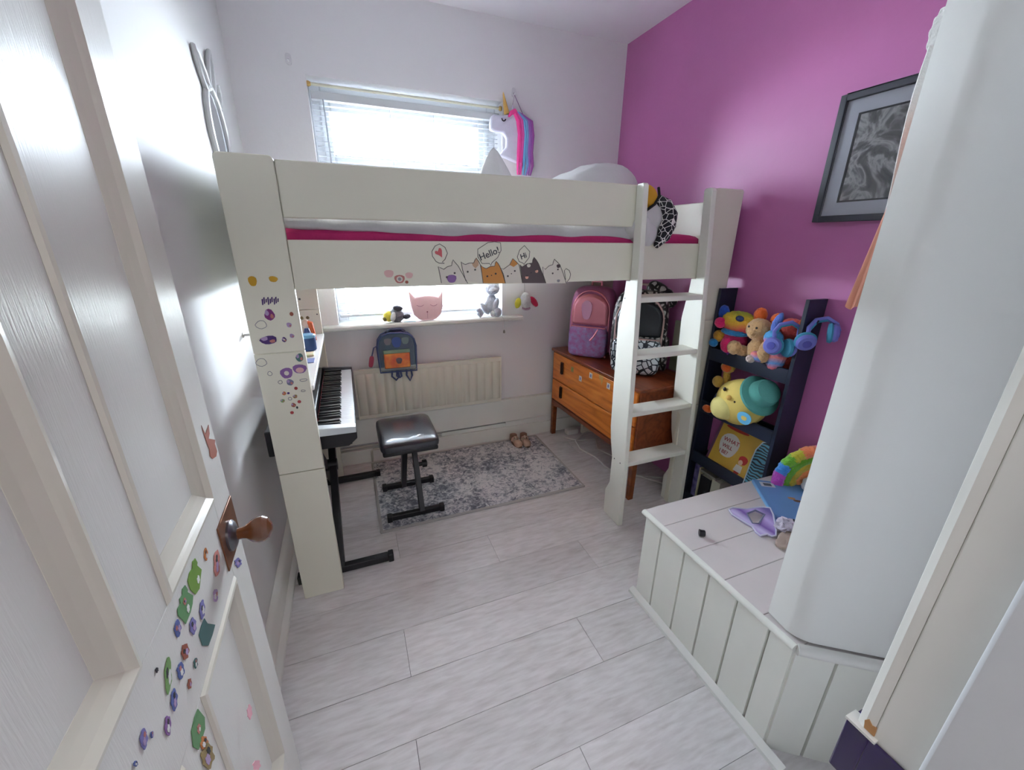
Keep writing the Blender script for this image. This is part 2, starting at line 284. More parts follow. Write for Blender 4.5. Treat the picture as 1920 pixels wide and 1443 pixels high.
S_door=[([(0.328,0.921),(0.332,0.922),(0.334,0.92),(0.335,0.919),(0.339,0.919),(0.342,0.921),(0.343,0.923),(0.344,0.927),(0.344,0.929),(0.343,0.931),(0.344,0.935),(0.343,0.938),(0.339,0.937),(0.337,0.939),(0.336,0.94),(0.333,0.94),(0.329,0.939),(0.328,0.937),(0.327,0.933),(0.327,0.93),(0.328,0.929),(0.327,0.924)],'bluest'),([(0.251,0.874),(0.255,0.873),(0.256,0.869),(0.258,0.869),(0.262,0.871),(0.265,0.871),(0.268,0.872),(0.269,0.875),(0.268,0.878),(0.267,0.882),(0.267,0.887),(0.264,0.888),(0.26,0.89),(0.258,0.893),(0.256,0.894),(0.253,0.892),(0.25,0.892),(0.247,0.891),(0.245,0.888),(0.247,0.885),(0.247,0.88),(0.247,0.876)],'periw'),([(0.291,0.884),(0.291,0.88),(0.294,0.88),(0.299,0.881),(0.302,0.88),(0.304,0.882),(0.305,0.885),(0.306,0.888),(0.308,0.892),(0.309,0.895),(0.306,0.896),(0.304,0.899),(0.304,0.903),(0.301,0.903),(0.296,0.902),(0.294,0.903),(0.291,0.902),(0.29,0.898),(0.289,0.895),(0.287,0.892),(0.286,0.888),(0.289,0.887)],'periw'),([(0.354,0.874),(0.356,0.872),(0.36,0.874),(0.361,0.874),(0.363,0.873),(0.367,0.875),(0.369,0.877),(0.37,0.881),(0.371,0.885),(0.369,0.887),(0.368,0.889),(0.369,0.894),(0.366,0.895),(0.363,0.893),(0.361,0.894),(0.36,0.894),(0.356,0.892),(0.354,0.891),(0.353,0.887),(0.352,0.882),(0.353,0.881),(0.354,0.879)],'bluest'),([(0.39,0.869),(0.392,0.867),(0.393,0.864),(0.396,0.864),(0.4,0.865),(0.402,0.865),(0.403,0.868),(0.403,0.871),(0.402,0.874),(0.403,0.878),(0.402,0.881),(0.399,0.882),(0.397,0.884),(0.396,0.887),(0.393,0.887),(0.39,0.886),(0.387,0.886),(0.386,0.884),(0.386,0.88),(0.387,0.878),(0.386,0.873),(0.386,0.87)],'bluest'),([(0.418,0.863),(0.421,0.863),(0.423,0.86),(0.425,0.858),(0.427,0.859),(0.428,0.862),(0.429,0.864),(0.43,0.866),(0.43,0.867),(0.43,0.87),(0.429,0.875),(0.427,0.877),(0.424,0.877),(0.422,0.88),(0.42,0.882),(0.418,0.881),(0.417,0.879),(0.416,0.876),(0.414,0.874),(0.414,0.873),(0.415,0.87),(0.416,0.865)],'lilacd'),([(0.458,0.905),(0.461,0.905),(0.463,0.905),(0.464,0.903),(0.467,0.903),(0.469,0.904),(0.469,0.907),(0.47,0.91),(0.47,0.913),(0.469,0.914),(0.469,0.917),(0.468,0.921),(0.466,0.921),(0.463,0.921),(0.462,0.923),(0.46,0.923),(0.458,0.922),(0.457,0.92),(0.457,0.916),(0.457,0.913),(0.458,0.913),(0.458,0.909)],'periw'),([(0.485,0.908),(0.484,0.907),(0.485,0.907),(0.486,0.908),(0.487,0.908),(0.487,0.909),(0.488,0.91),(0.488,0.911),(0.489,0.913),(0.489,0.914),(0.489,0.914),(0.488,0.915),(0.488,0.916),(0.488,0.916),(0.487,0.915),(0.486,0.915),(0.485,0.914),(0.485,0.913),(0.484,0.912),(0.484,0.91),(0.484,0.909),(0.484,0.909)],'bluest'),([(0.044,0.788),(0.041,0.782),(0.044,0.782),(0.053,0.788),(0.058,0.789),(0.063,0.791),(0.069,0.796),(0.07,0.8),(0.074,0.806),(0.08,0.813),(0.076,0.812),(0.073,0.812),(0.075,0.818),(0.073,0.818),(0.064,0.813),(0.059,0.811),(0.055,0.809),(0.049,0.804),(0.047,0.8),(0.043,0.794),(0.037,0.787),(0.04,0.788)],'periw'),([(0.194,0.847),(0.194,0.842),(0.197,0.841),(0.202,0.842),(0.204,0.843),(0.205,0.844),(0.207,0.846),(0.209,0.848),(0.211,0.851),(0.211,0.855),(0.208,0.856),(0.205,0.858),(0.205,0.862),(0.202,0.863),(0.197,0.862),(0.196,0.862),(0.194,0.86),(0.192,0.858),(0.19,0.857),(0.188,0.854),(0.188,0.85),(0.191,0.848)],'lilac'),([(0.329,0.879),(0.334,0.88),(0.335,0.877),(0.336,0.876),(0.34,0.879),(0.342,0.881),(0.345,0.883),(0.347,0.886),(0.346,0.888),(0.346,0.892),(0.347,0.897),(0.345,0.898),(0.341,0.898),(0.339,0.901),(0.338,0.902),(0.335,0.899),(0.332,0.897),(0.33,0.895),(0.327,0.892),(0.328,0.89),(0.328,0.886),(0.327,0.88)],'brick'),([(0.383,0.903),(0.386,0.898),(0.392,0.897),(0.394,0.896),(0.396,0.895),(0.4,0.895),(0.402,0.895),(0.402,0.899),(0.401,0.905),(0.398,0.909),(0.396,0.912),(0.394,0.918),(0.391,0.923),(0.386,0.924),(0.383,0.925),(0.381,0.926),(0.377,0.927),(0.375,0.926),(0.374,0.923),(0.375,0.916),(0.378,0.912),(0.381,0.909)],'green'),([(0.349,0.842),(0.351,0.842),(0.352,0.841),(0.354,0.84),(0.355,0.841),(0.356,0.843),(0.357,0.844),(0.359,0.845),(0.358,0.846),(0.358,0.848),(0.358,0.852),(0.356,0.852),(0.354,0.852),(0.353,0.854),(0.352,0.855),(0.351,0.854),(0.35,0.852),(0.348,0.851),(0.347,0.85),(0.347,0.849),(0.348,0.847),(0.348,0.843)],'brick'),([(0.184,0.926),(0.187,0.925),(0.188,0.922),(0.191,0.921),(0.194,0.921),(0.195,0.922),(0.196,0.924),(0.197,0.926),(0.197,0.927),(0.198,0.93),(0.197,0.933),(0.194,0.934),(0.192,0.935),(0.191,0.938),(0.188,0.939),(0.184,0.939),(0.183,0.938),(0.182,0.936),(0.182,0.934),(0.182,0.933),(0.181,0.93),(0.181,0.927)],'orange'),([(0.151,0.878),(0.153,0.871),(0.158,0.866),(0.165,0.867),(0.169,0.868),(0.171,0.869),(0.175,0.871),(0.178,0.873),(0.178,0.877),(0.178,0.885),(0.173,0.89),(0.167,0.892),(0.165,0.898),(0.16,0.903),(0.152,0.903),(0.149,0.902),(0.147,0.901),(0.142,0.899),(0.139,0.898),(0.139,0.893),(0.139,0.884),(0.144,0.88)],'rose'),([(0.319,0.844),(0.319,0.841),(0.322,0.842),(0.324,0.843),(0.324,0.843),(0.326,0.843),(0.328,0.844),(0.328,0.846),(0.329,0.849),(0.328,0.851),(0.327,0.851),(0.327,0.854),(0.326,0.856),(0.323,0.855),(0.322,0.855),(0.321,0.855),(0.319,0.854),(0.318,0.853),(0.317,0.852),(0.316,0.848),(0.317,0.847),(0.319,0.846)],'teal'),([(0.357,0.7),(0.36,0.698),(0.368,0.705),(0.372,0.705),(0.376,0.704),(0.381,0.711),(0.383,0.718),(0.385,0.726),(0.388,0.735),(0.387,0.736),(0.385,0.739),(0.386,0.75),(0.383,0.752),(0.376,0.746),(0.372,0.746),(0.368,0.747),(0.363,0.741),(0.36,0.734),(0.358,0.725),(0.354,0.716),(0.356,0.715),(0.359,0.712)],'olive'),([(0.36,0.735),(0.364,0.738),(0.366,0.737),(0.368,0.735),(0.371,0.739),(0.373,0.743),(0.375,0.746),(0.378,0.751),(0.378,0.752),(0.377,0.755),(0.379,0.762),(0.378,0.764),(0.374,0.761),(0.372,0.763),(0.371,0.765),(0.367,0.761),(0.365,0.757),(0.363,0.753),(0.36,0.749),(0.36,0.747),(0.361,0.744),(0.359,0.737)],'orange'),([(0.236,0.92),(0.237,0.92),(0.24,0.92),(0.241,0.92),(0.242,0.919),(0.244,0.92),(0.245,0.921),(0.246,0.923),(0.246,0.925),(0.245,0.925),(0.245,0.927),(0.245,0.929),(0.244,0.93),(0.241,0.929),(0.24,0.93),(0.239,0.931),(0.237,0.93),(0.236,0.929),(0.235,0.927),(0.235,0.925),(0.235,0.924),(0.236,0.923)],'whites'),([(0.292,0.92),(0.292,0.918),(0.294,0.917),(0.296,0.918),(0.297,0.917),(0.298,0.917),(0.299,0.919),(0.299,0.92),(0.3,0.922),(0.3,0.924),(0.299,0.924),(0.298,0.926),(0.298,0.928),(0.296,0.928),(0.294,0.928),(0.293,0.928),(0.292,0.928),(0.291,0.926),(0.291,0.925),(0.29,0.923),(0.29,0.922),(0.291,0.921)],'whites'),([(0.294,0.935),(0.296,0.934),(0.296,0.933),(0.297,0.933),(0.299,0.934),(0.301,0.934),(0.301,0.935),(0.302,0.937),(0.302,0.938),(0.302,0.939),(0.303,0.941),(0.301,0.942),(0.3,0.942),(0.299,0.943),(0.298,0.944),(0.296,0.943),(0.295,0.943),(0.294,0.941),(0.293,0.94),(0.294,0.939),(0.293,0.937),(0.292,0.935)],'rose'),([(0.367,0.776),(0.367,0.773),(0.368,0.773),(0.37,0.774),(0.372,0.774),(0.373,0.775),(0.374,0.777),(0.374,0.778),(0.374,0.78),(0.375,0.783),(0.374,0.784),(0.372,0.784),(0.372,0.787),(0.371,0.788),(0.368,0.786),(0.367,0.786),(0.366,0.786),(0.365,0.783),(0.365,0.782),(0.364,0.78),(0.363,0.777),(0.365,0.776)],'rose'),([(0.197,0.557),(0.198,0.552),(0.203,0.555),(0.208,0.558),(0.211,0.557),(0.214,0.56),(0.216,0.565),(0.216,0.569),(0.219,0.576),(0.219,0.579),(0.216,0.579),(0.215,0.583),(0.214,0.588),(0.21,0.585),(0.204,0.582),(0.201,0.583),(0.198,0.58),(0.196,0.576),(0.195,0.571),(0.193,0.564),(0.192,0.561),(0.196,0.562)],'pinks'),([(0.228,0.448),(0.23,0.447),(0.237,0.456),(0.241,0.458),(0.242,0.459),(0.247,0.468),(0.25,0.474),(0.255,0.482),(0.259,0.491),(0.257,0.492),(0.255,0.493),(0.258,0.502),(0.257,0.503),(0.249,0.495),(0.246,0.493),(0.245,0.492),(0.24,0.483),(0.236,0.477),(0.232,0.47),(0.227,0.46),(0.229,0.459),(0.231,0.458)],'pinks'),([(0.449,0.897),(0.45,0.896),(0.451,0.896),(0.451,0.896),(0.452,0.896),(0.452,0.897),(0.453,0.897),(0.453,0.898),(0.453,0.9),(0.453,0.901),(0.452,0.901),(0.452,0.902),(0.452,0.903),(0.451,0.903),(0.45,0.903),(0.45,0.903),(0.449,0.902),(0.449,0.902),(0.448,0.901),(0.448,0.9),(0.448,0.899),(0.449,0.898)],'bluest'),([(0.402,0.938),(0.402,0.937),(0.403,0.937),(0.404,0.938),(0.405,0.937),(0.405,0.938),(0.406,0.938),(0.406,0.939),(0.406,0.941),(0.406,0.942),(0.406,0.942),(0.406,0.943),(0.406,0.944),(0.405,0.943),(0.404,0.943),(0.403,0.943),(0.403,0.943),(0.402,0.942),(0.402,0.941),(0.401,0.94),(0.401,0.939),(0.402,0.939)],'dark')]

# ------------------------------------------------------------------ the room
XL, XR, YB, ZC = -.41, 1.80, 2.627, 2.587
def ST(name, mb, mat, label=None, **k): return tag(P(name, mb, mat, None, **k), label, kind='structure')
A_ground = ST('ground', B(-40, 40, 2.95, 80, -2.8, -2.7), M('garden_ground', (180, 180, 172), .9, vary=.2, vs=.5))
fl = ST('floor', B(-.55, 1.95, -1.6, 2.83, -.08, -.012), M('floor_joint', (60, 56, 54), .8), 'pale grey oak laminate floor')
joints = {-2: (.62,), -1: (.2, 1.45), 0: (.486,), 1: (.034, 1.3), 2: (.70,), 3: (.048, 1.32), 4: (.93,), 5: (.516, 1.78), 6: (.082, 1.36), 7: (.94,), 8: (.55,), 9: (.1, 1.4), 10: (.8,), 11: (.4,)}
pc = {}
for k in range(-10, 12):
    y0 = .452+.1945*k; y1 = min(y0+.1945, YB)
    if y0 > YB-.01: continue
    xs = [XL]+list(joints.get(k, (.3+.37*(k % 4),)))+[XR]
    for a, b in zip(xs[:-1], xs[1:]):
        key = (round(b-a, 3), round(y1-y0, 3))
        if key not in pc: pc[key] = mesh('plank', B(-key[0]/2+.0008, key[0]/2-.0008, -key[1]/2+.0009, key[1]/2-.0009, -.012, 0), floor_m, smooth=0)
        o = link('plank', pc[key], fl); o.location = ((a+b)/2, (y0+y1)/2, 0)
ST('ceiling', B(-.55, 1.95, .02, 2.83, ZC, ZC+.1), ceil_w)
wx0, wx1, wz0, wz1 = -.08, .965, .90, 2.19
wb = MB().box(-.55, wx0, YB, 2.83, -.05, ZC).box(wx1, 1.95, YB, 2.83, -.05, ZC).box(wx0, wx1, YB, 2.83, -.05, wz0).box(wx0, wx1, YB, 2.83, wz1, ZC)
ST('wall_back', wb, wall_white, smooth=0)
ST('wall_left', B(-.55, XL, -1.6, YB, -.05, ZC), wall_gloss, smooth=0)
ST('wall_right', B(XR, 1.95, -1.6, YB, -.05, ZC), purple, smooth=0)
wf = MB().box(XL, -.335, .02, .13, 0, ZC).box(.535, XR, .02, .13, 0, ZC).box(-.335, .535, .02, .13, 2.03, ZC)
ST('wall_front', wf, wall_white, smooth=0)
hall = MB().box(-.55, 1.95, -1.75, -1.6, -.05, 2.5).box(-.55, 1.95, -1.6, .02, 2.4, 2.5)
ST('wall_landing', hall, wall_white, smooth=0)
# closet wall that stands on the boxed-in ledge
ST('wall_closet', PR([(1.012, .543), (1.799, .543), (1.799, .131), (1.455, .131), (1.060, .4115)]+[((1-t)**2*1.042+2*t*(1-t)*1.006+t*t*1.004, (1-t)**2*.4245+2*t*(1-t)*.449+t*t*.485) for t in [i/8 for i in range(9)]], 'z', .428, ZC), M('closet_paint', (240, 240, 236), .5, bump=.05, bs=20), 'white closet wall standing on the panelled ledge', smooth=25)

# skirting, pipe boxing
bl = tag(T('baseboard_left', (-.40, 1.3, 0), None, None), kind='structure')
P('skirting_board', PR([(-.409, 0), (-.386, 0), (-.386, .105), (-.392, .118), (-.398, .125), (-.409, .13)], 'y', .145, 2.58), trim_white, bl)
P('floor_bead', PR([(-.386, 0), (-.363, 0), (-.365, .011), (-.374, .019), (-.386, .022)], 'y', .145, 2.58), M('bead_white', (232, 231, 226), .35), bl)
bb = tag(T('trim_1', (.7, 2.6, 0), None, None), 'white boxed-in pipe casing along the foot of the window wall', kind='structure')
P('casing_board', B(XL+.025, XR-.002, 2.585, YB-.001, .143, .322), trim_white, bb, bevel=.004)
P('lower_board', B(XL+.025, XR-.002, 2.588, YB-.001, .0, .10), trim_white, bb, bevel=.003)
P('filler_panel', B(.985, XR-.002, 2.596, YB-.001, .10, .143), trim_white, bb, bevel=.002)
P('filler_panel', B(.50, .985, 2.602, 2.606, .101, .128), trim_white, bb)
P('pipe', TU([(XL+.06, 2.602, .118), (.49, 2.602, .118)], .0085), M('pipe_paint', (196, 190, 178), .4), bb)
P('pipe', TU([(.02, 2.578, .01), (.02, 2.578, .085), (.03, 2.575, .10), (.10, 2.575, .10), (.105, 2.59, .105)], .0075), M('pipe_paint', (196, 190, 178), .4), bb)

# ------------------------------------------------------------------ window
wn = tag(T('window_1', (.44, 2.77, .93), None, None), 'white plastic window with a small top light', kind='structure')
def frame(name, x0, x1, z0, z1, t, y0, y1, mat, par, bev=.006):
    m = MB().box(x0, x0+t, y0, y1, z0, z1).box(x1-t, x1, y0, y1, z0, z1).box(x0+t, x1-t, y0, y1, z0, z0+t).box(x0+t, x1-t, y0, y1, z1-t, z1)
    return P(name, m, mat, par, bevel=bev)
frame('outer_frame', wx0, wx1, .93, 2.19, .055, 2.765, 2.825, upvc, wn)
P('transom', B(wx0+.055, wx1-.055, 2.765, 2.825, 1.765, 1.815), upvc, wn, bevel=.005)
s1 = P('opening_sash', MB().box(-.035, .012, 2.752, 2.80, 1.80, 2.15).box(.85, .915, 2.752, 2.80, 1.80, 2.15).box(.012, .85, 2.752, 2.80, 1.80, 1.866).box(.012, .85, 2.752, 2.80, 2.064, 2.15), upvc, wn, bevel=.006)
P('pane', B(.008, .854, 2.775, 2.781, 1.862, 2.068), glassm, s1)
P('pane', B(wx0+.055, wx1-.055, 2.79, 2.796, .985, 1.765), glassm, wn)
P('glazing_bead', MB().box(wx0+.055, wx1-.055, 2.775, 2.79, .985, 1.005).box(wx0+.055, wx1-.055, 2.775, 2.79, 1.745, 1.765), upvc, wn, bevel=.003)
P('sill', PR([(2.572, .905), (2.566, .912), (2.566, .928), (2.573, .935), (2.80, .935), (2.80, .905)], 'x', -.166, 1.10), M('sill_white', (234, 234, 230), .3), wn, bevel=.003)
bld = T('venetian_blind', (.44, 2.68, .97), 'white venetian blind hanging inside the window recess', 'blind')
P('headrail', B(-.068, .955, 2.655, 2.695, 2.098, 2.135), M('headrail_grey', (214, 216, 220), .4), bld, bevel=.002)
P('bottom_rail', B(-.066, .953, 2.662, 2.692, .972, .986), blind_m, bld, bevel=.003)
sl = mesh('slat', MB().grid(lambda u, v: (-.51+1.02*u, (v-.5)*.025, .0018*math.cos((v-.5)*3)-(v-.5)*.0006), 2, 5), blind_m)
for i in range(47):
    o = link('slat', sl, bld); o.location = (.443-.44, 2.677-2.68, 2.075-.0234*i-.97)
for x in (.02, .32, .56, .86):
    P('ladder_cord', TU([(x, 2.663, 2.1), (x, 2.663, .98)], .0011, 5), blind_m, bld)
P('tilt_wand', TU([(-.012, 2.650, 2.10), (-.004, 2.648, 1.25)], .004, 6), M('wand_clear', (190, 196, 204), .2), bld)
pcd = P('pull_cord', TU([(.925, 2.650, 2.10), (.93, 2.645, 1.3), (.935, 2.57, .95), (.955, 2.561, .92), (.956, 2.561, .845)], .0013, 5), blind_m, bld)
P('tassel', LA([(.002, .02), (.006, .012), (.008, 0), (.005, -.004)], (.956, 2.561, .83)), M('tassel_grey', (120, 116, 112), .5), pcd)
rod = T('curtain_rod', (.44, 2.64, 2.165), 'thin pale tension rod across the top of the window recess', 'rod')
P('rod', TU([(-.078, 2.642, 2.158), (.963, 2.642, 2.158)], .007, 10), M('rod_cream', (226, 222, 200), .3), rod)
for x, d in ((-.079, .012), (.964, -.012)):
    P('end_cap', LA([(.012, 0), (.013, d*.7), (.008, d*1.5)], (x, 2.642, 2.158), (1, 0, 0), 14), brass, rod)

# ------------------------------------------------------------------ door (local: x from free edge to hinge, y towards the room, z up)
th = R(-1.78); dd = Vector((math.sin(th), math.cos(th), 0)); E0 = Vector((-.275, .869, 0))
door = T('door_1', E0, 'white four-panel door opened against the left wall', None, rz=math.atan2(-dd.y, -dd.x), local=True, kind='structure')
DW, DH, S1, S2, S3, S4 = .73, 1.98, .095, .338, .424, .645
for x0, x1 in ((0, S1), (S4, DW)): P('stile', B(x0, x1, -.04, 0, .006, DH), door_white, door, bevel=.002)
for z0, z1 in ((.006, .262), (.800, .972), (1.86, DH)): P('rail', B(S1, S4, -.04, 0, z0, z1), door_white, door, bevel=.001)
for z0, z1 in ((.262, .80), (.972, 1.86)): P('muntin', B(S2, S3, -.04, 0, z0, z1), door_white, door, bevel=.001)
mould = M('moulding_gloss', (224, 220, 206), .28, coat=.2)
for x0, x1 in ((S1, S2), (S3, S4)):
    for z0, z1 in ((.262, .80), (.972, 1.86)):
        P('panel', B(x0, x1, -.028, -.012, z0, z1), door_white, door)
        prof = [(0, .0), (.004, .004), (.010, .005), (.016, .001), (.020, -.002), (.034, -.008), (.044, -.0115)]
        mb = MB()
        rings = [[(x0+d, y, z0+d), (x1-d, y, z0+d), (x1-d, y, z1-d), (x0+d, y, z1-d)] for d, y in prof]
        rings = [[(x0, -.02, z0), (x1, -.02, z0), (x1, -.02, z1), (x0, -.02, z1)]]+rings+[[(x0+.046, -.02, z0+.046), (x1-.046, -.02, z0+.046), (x1-.046, -.02, z1-.046), (x0+.046, -.02, z1-.046)]]
        vs = [v for r_ in rings for v in r_]; n_ = len(rings)
        fs = [(i*4+j, i*4+(j+1) % 4, ((i+1) % n_)*4+(j+1) % 4, ((i+1) % n_)*4+j) for i in range(n_) for j in range(4)]
        P('panel_moulding', mb.add(vs, fs), mould, door, smooth=0)
kp = P('knob_plate', B(.006, .117, 0, .003, .829, .926), copper, door, bevel=.001)
P('rose', LA([(.030, 0), (.030, .004), (.026, .008), (.016, .012), (.012, .013)], (.069, .003, .874), (0, 1, 0), 24), chrome, door)
P('knob', LA([(.011, 0), (.0115, .010), (.014, .017), (.022, .027), (.0255, .037), (.0255, .046), (.020, .055), (.008, .061), (.001, .062)], (.069, .014, .874), (0, 1, 0), 28), knobw, door)
for nm, key, c in (('frogA', S_frogA, 'frog'), ('frogB', S_frogB, 'frogb'), ('frogC', S_frogC, 'teal'), ('frogD', S_frogD, 'frogb'), ('bunny', S_bunny, 'brick')):
    P('sticker', PR(key, 'y', .0004, .0012), stk(c), door, smooth=0)
for i, (pts, c) in enumerate(S_door):
    s_ = P('sticker', PR(pts, 'y', .0006, .0016), stk(c), door, smooth=0)
    mx_ = sum(q[0] for q in pts)/len(pts); mz_ = sum(q[1] for q in pts)/len(pts)
    if c not in ('whites', 'pinks', 'dark'):
        for f_, o_, cc_ in ((.42, .30, 'whites' if i % 2 else 'lilac'), (.30, -.42, 'dark' if i % 3 else 'rose')):
            k_ = i % 10; P('sticker_detail', PR([(mx_+(q[0]-mx_)*f_+(pts[k_][0]-mx_)*o_, mz_+(q[1]-mz_)*f_+(pts[k_][1]-mz_)*o_) for q in pts], 'y', .0014, .0020), stk(cc_), s_, smooth=0)

# door frame on the right of the opening
dfm = tag(T('trim_2', (.52, .10, 0), None, None), 'white door frame at the right edge of the doorway', kind='structure')
P('jamb', B(.503, .535, .02, .13, 0, 2.03), trim_white, dfm, bevel=.002)
P('stop_bead', B(.489, .503, .02, .088, 0, 2.03), M('stop_paint', (216, 218, 220), .4, bump=.1, bs=30), dfm, bevel=.004)
P('architrave', PR([(.503, .13), (.575, .13), (.575, .138), (.56, .147), (.515, .149), (.506, .146), (.502, .139)], 'z', .885, 2.07), trim_white, dfm)
P('architrave', PR([(.506, .13), (.575, .13), (.575, .138), (.56, .147), (.515, .149), (.508, .146)], 'z', 0, .885), trim_white, dfm)
P('keep_plate', MB().box(.4985, .503, .090, .131, .80, .884).box(.4985, .53, .1295, .1535, .80, .884), M('keep_purple', (44, 30, 82), .25, coat=.4), dfm, bevel=.002)
P('keep_edge', B(.497, .516, .124, .1545, .884, .8875), M('bead_white', (232, 231, 226), .35), dfm)
P('bare_wood_chip', PR([(.128, .889), (.138, .889), (.140, .899), (.137, .905), (.133, .900), (.129, .902)], 'x', .5015, .5032), M('bare_wood', (190, 140, 90), .7), dfm)
P('jamb', B(-.335, -.318, .02, .13, 0, 2.03), trim_white, dfm, bevel=.002)
P('head', B(-.318, .503, .02, .13, 2.0, 2.03), trim_white, dfm, bevel=.002)

# ------------------------------------------------------------------ panelled ledge over the stairs
bn = T('panelled_ledge', (1.02, .75, 0), 'white tongue-and-groove boxed ledge with planked top beside the doorway', 'ledge')
ys = [1.056, .964, .846, .735, .628, .521, .449]
for a, b in zip(ys[:-1], ys[1:]):
    P('front_board', PR([(1.012, a-.0012), (1.0, a-.004), (1.0, b+.004), (1.012, b+.0012)], 'z', .0, .405), bench_white, bn, smooth=0)
d0, d1 = Vector((1.0, .447)), Vector((1.43, .142)); du = (d1-d0).normalized(); dnrm = Vector((-du.y, du.x)); L_ = (d1-d0).length
t0 = 0
for t1 in (.10, .21, .32, .43, L_):
    q = [d0+du*(t0+.0012)+dnrm*.012, d0+du*(t0+.004), d0+du*(min(t1, L_)-.004), d0+du*(min(t1, L_)-.0012)+dnrm*.012]
    P('front_board', PR([tuple(x) for x in q], 'z', 0, .405), bench_white, bn, smooth=0); t0 = t1
P('end_board', B(1.012, 1.64, 1.044, 1.056, 0, .402), bench_white, bn)
ty = [1.063, .954, .816, .680, .545, .44]
for i, (a, b) in enumerate(zip(ty[:-1], ty[1:])):
    P('top_plank', B(.998, 1.797, b+.001, a-.001, .404, .42), benchtop, bn, bevel=.0018)
P('top_plank', PR([(1.0, .439), (1.797, .439), (1.797, .142), (1.44, .142)], 'z', .404, .42), benchtop, bn)
def half(r, n=8): return [(r*math.cos(R(90+180*i/n)), r*math.sin(R(90+180*i/n))) for i in range(n+1)]
P('nosing', PR([(.998+x*1.25, .409+z) for x, z in half(.0115)], 'y', .447, 1.064), bench_white, bn)
nb = MB(); pf = [(x*1.4, .408+z*1.25) for x, z in half(.0135)]
for c in (d0, d1):
    nb.v += [tuple((c+dnrm*(-x-.002)).to_3d()+Vector((0, 0, z))) if False else ((c+dnrm*x).x, (c+dnrm*x).y, z) for x, z in pf]
k_ = len(pf); nb.f += [(i, (i+1) % k_, k_+(i+1) % k_, k_+i) for i in range(k_)]+[tuple(range(k_)), tuple(range(2*k_-1, k_-1, -1))]
P('nosing', nb, M('bead_white', (232, 231, 226), .35), bn)
P('floor_bead', PR([(1.0, 0), (.976, 0), (.978, .011), (.987, .019), (1.0, .022)], 'y', .38, 1.07), M('bead_white', (232, 231, 226), .35), bn)

# ------------------------------------------------------------------ loft bed
bed = T('loft_bed', (.7, 2.0, 0), 'white wooden high sleeper bed filling the window end of the room', 'bed')
YF = 1.519
def post(x0, x1, y0, y1, zs=((0, .594), (.597, 1.055), (1.058, 1.652))):
    out = []
    for i, (a, b) in enumerate(zs):
        if i == 2: poly = [(x0, a), (x1, a)]+[(x1-.014*(1-math.cos(R(t))), b-.014*(1-math.sin(R(t)))) for t in (0, 30, 60, 90)]+[(x0+.014*(1-math.cos(R(t))), b-.014*(1-math.sin(R(t)))) for t in (90, 60, 30, 0)]
        else: poly = [(x0, a), (x1, a), (x1, b), (x0, b)]
        out.append(P('post_section', PR(poly, 'y', y0, y1), bed_white, bed, bevel=.0025))
    return out
pf_ = post(-.318, -.165, YF, YF+.028)
post(-.318, -.163, 2.47, 2.498); post(1.578, 1.742, YF, YF+.028); post(1.578, 1.742, 2.47, 2.498)
P('guard_rail', B(-.164, 1.158, YF+.005, YF+.029, 1.481, 1.643), bed_white, bed, bevel=.004)
sr_ = P('side_rail', B(-.164, 1.578, YF+.005, YF+.029, 1.262, 1.417), bed_white, bed, bevel=.003)
P('guard_rail', B(-.164, 1.578, 2.47, 2.494, 1.50, 1.60), bed_white, bed, bevel=.003)
P('side_rail', B(-.164, 1.578, 2.47, 2.494, 1.262, 1.417), bed_white, bed, bevel=.003)
P('headboard', B(1.700, 1.724, YF+.029, 2.47, 1.25, 1.612), bed_white, bed, bevel=.004)
P('footboard', B(-.316, -.292, YF+.029, 2.47, 1.25, 1.645), bed_white, bed, bevel=.004)
for i in range(12):
    P('bed_slat', B(-.09+.145*i, -.01+.145*i, YF+.03, 2.469, 1.275, 1.29), M('pine_slat', (206, 178, 132), .6, vary=.1), bed)
P('shelf', B(-.318, -.158, YF+.029, 2.469, .902, .921), M('shelf_white', (232, 232, 230), .3), bed, bevel=.002)
P('bolt_cover', LA([(.006, 0), (.006, -.002), (.002, -.003)], (-.252, 2.47, 1.115), (0, 1, 0), 10), M('bolt_grey', (110, 106, 104), .5), bed)
P('bolt_cover', LA([(.004, 0), (.004, -.002), (.002, -.003)], (-.178, 2.47, 1.03), (0, 1, 0), 10), M('bolt_grey', (110, 106, 104), .5), bed)
# printed cat frieze on the side rail
def flat(poly, c, d=0, par=None, name='sticker'): return P(name, PR(poly, 'y', YF+.0047-.0004*d, YF+.0049-.0004*d-.0002), stk(c), par or sr_, smooth=0)
def outline(poly, closed=False, r=.0012, c='ink'): return P('sticker_outline', TU([(x, YF+.0042, z) for x, z in poly], r, 5, closed), stk(c), sr_)
for pts, c in ((S_cat1, 'catw'), (S_cat2, 'catw'), (S_cat4, 'catw'), (S_cat6, 'catw')): flat(pts, c, 0); outline(pts)
for pts, c in ((S_cat3, 'orangec'), (S_cat5, 'greyc')): flat(pts, c, 1); outline(pts)
flat(S_cat2patch, 'tanc', 1); flat(S_cat4patch, 'orangec', 1); outline(S_tail)
for b_ in (S_bub1, S_bub2, S_bub3): outline(b_, True)
flat(S_heart, 'heart', 1)
dc = ['ink', 'ink', 'lilacd', 'ink', 'ink', 'dark', 'dark', 'dark', 'ink', 'ink', 'ink', 'dark', 'dark', 'dark', 'peach', 'peach', 'ink', 'ink', 'pinkfl', 'rose', 'pinkfl', 'brick', 'grey', 'catw', 'greyc']
dr_ = [.004, .004, .018, .004, .004, .004, .004, .0025, .004, .004, .0025, .004, .004, .0025, .007, .007, .004, .004, .016, .018, .013, .006, .007, .008, .009]
for (x, z), c, r_ in zip(S_dots, dc, dr_): flat(ell(x, z, r_, r_*.9, 12, .12 if r_ > .006 else 0), c, 2)
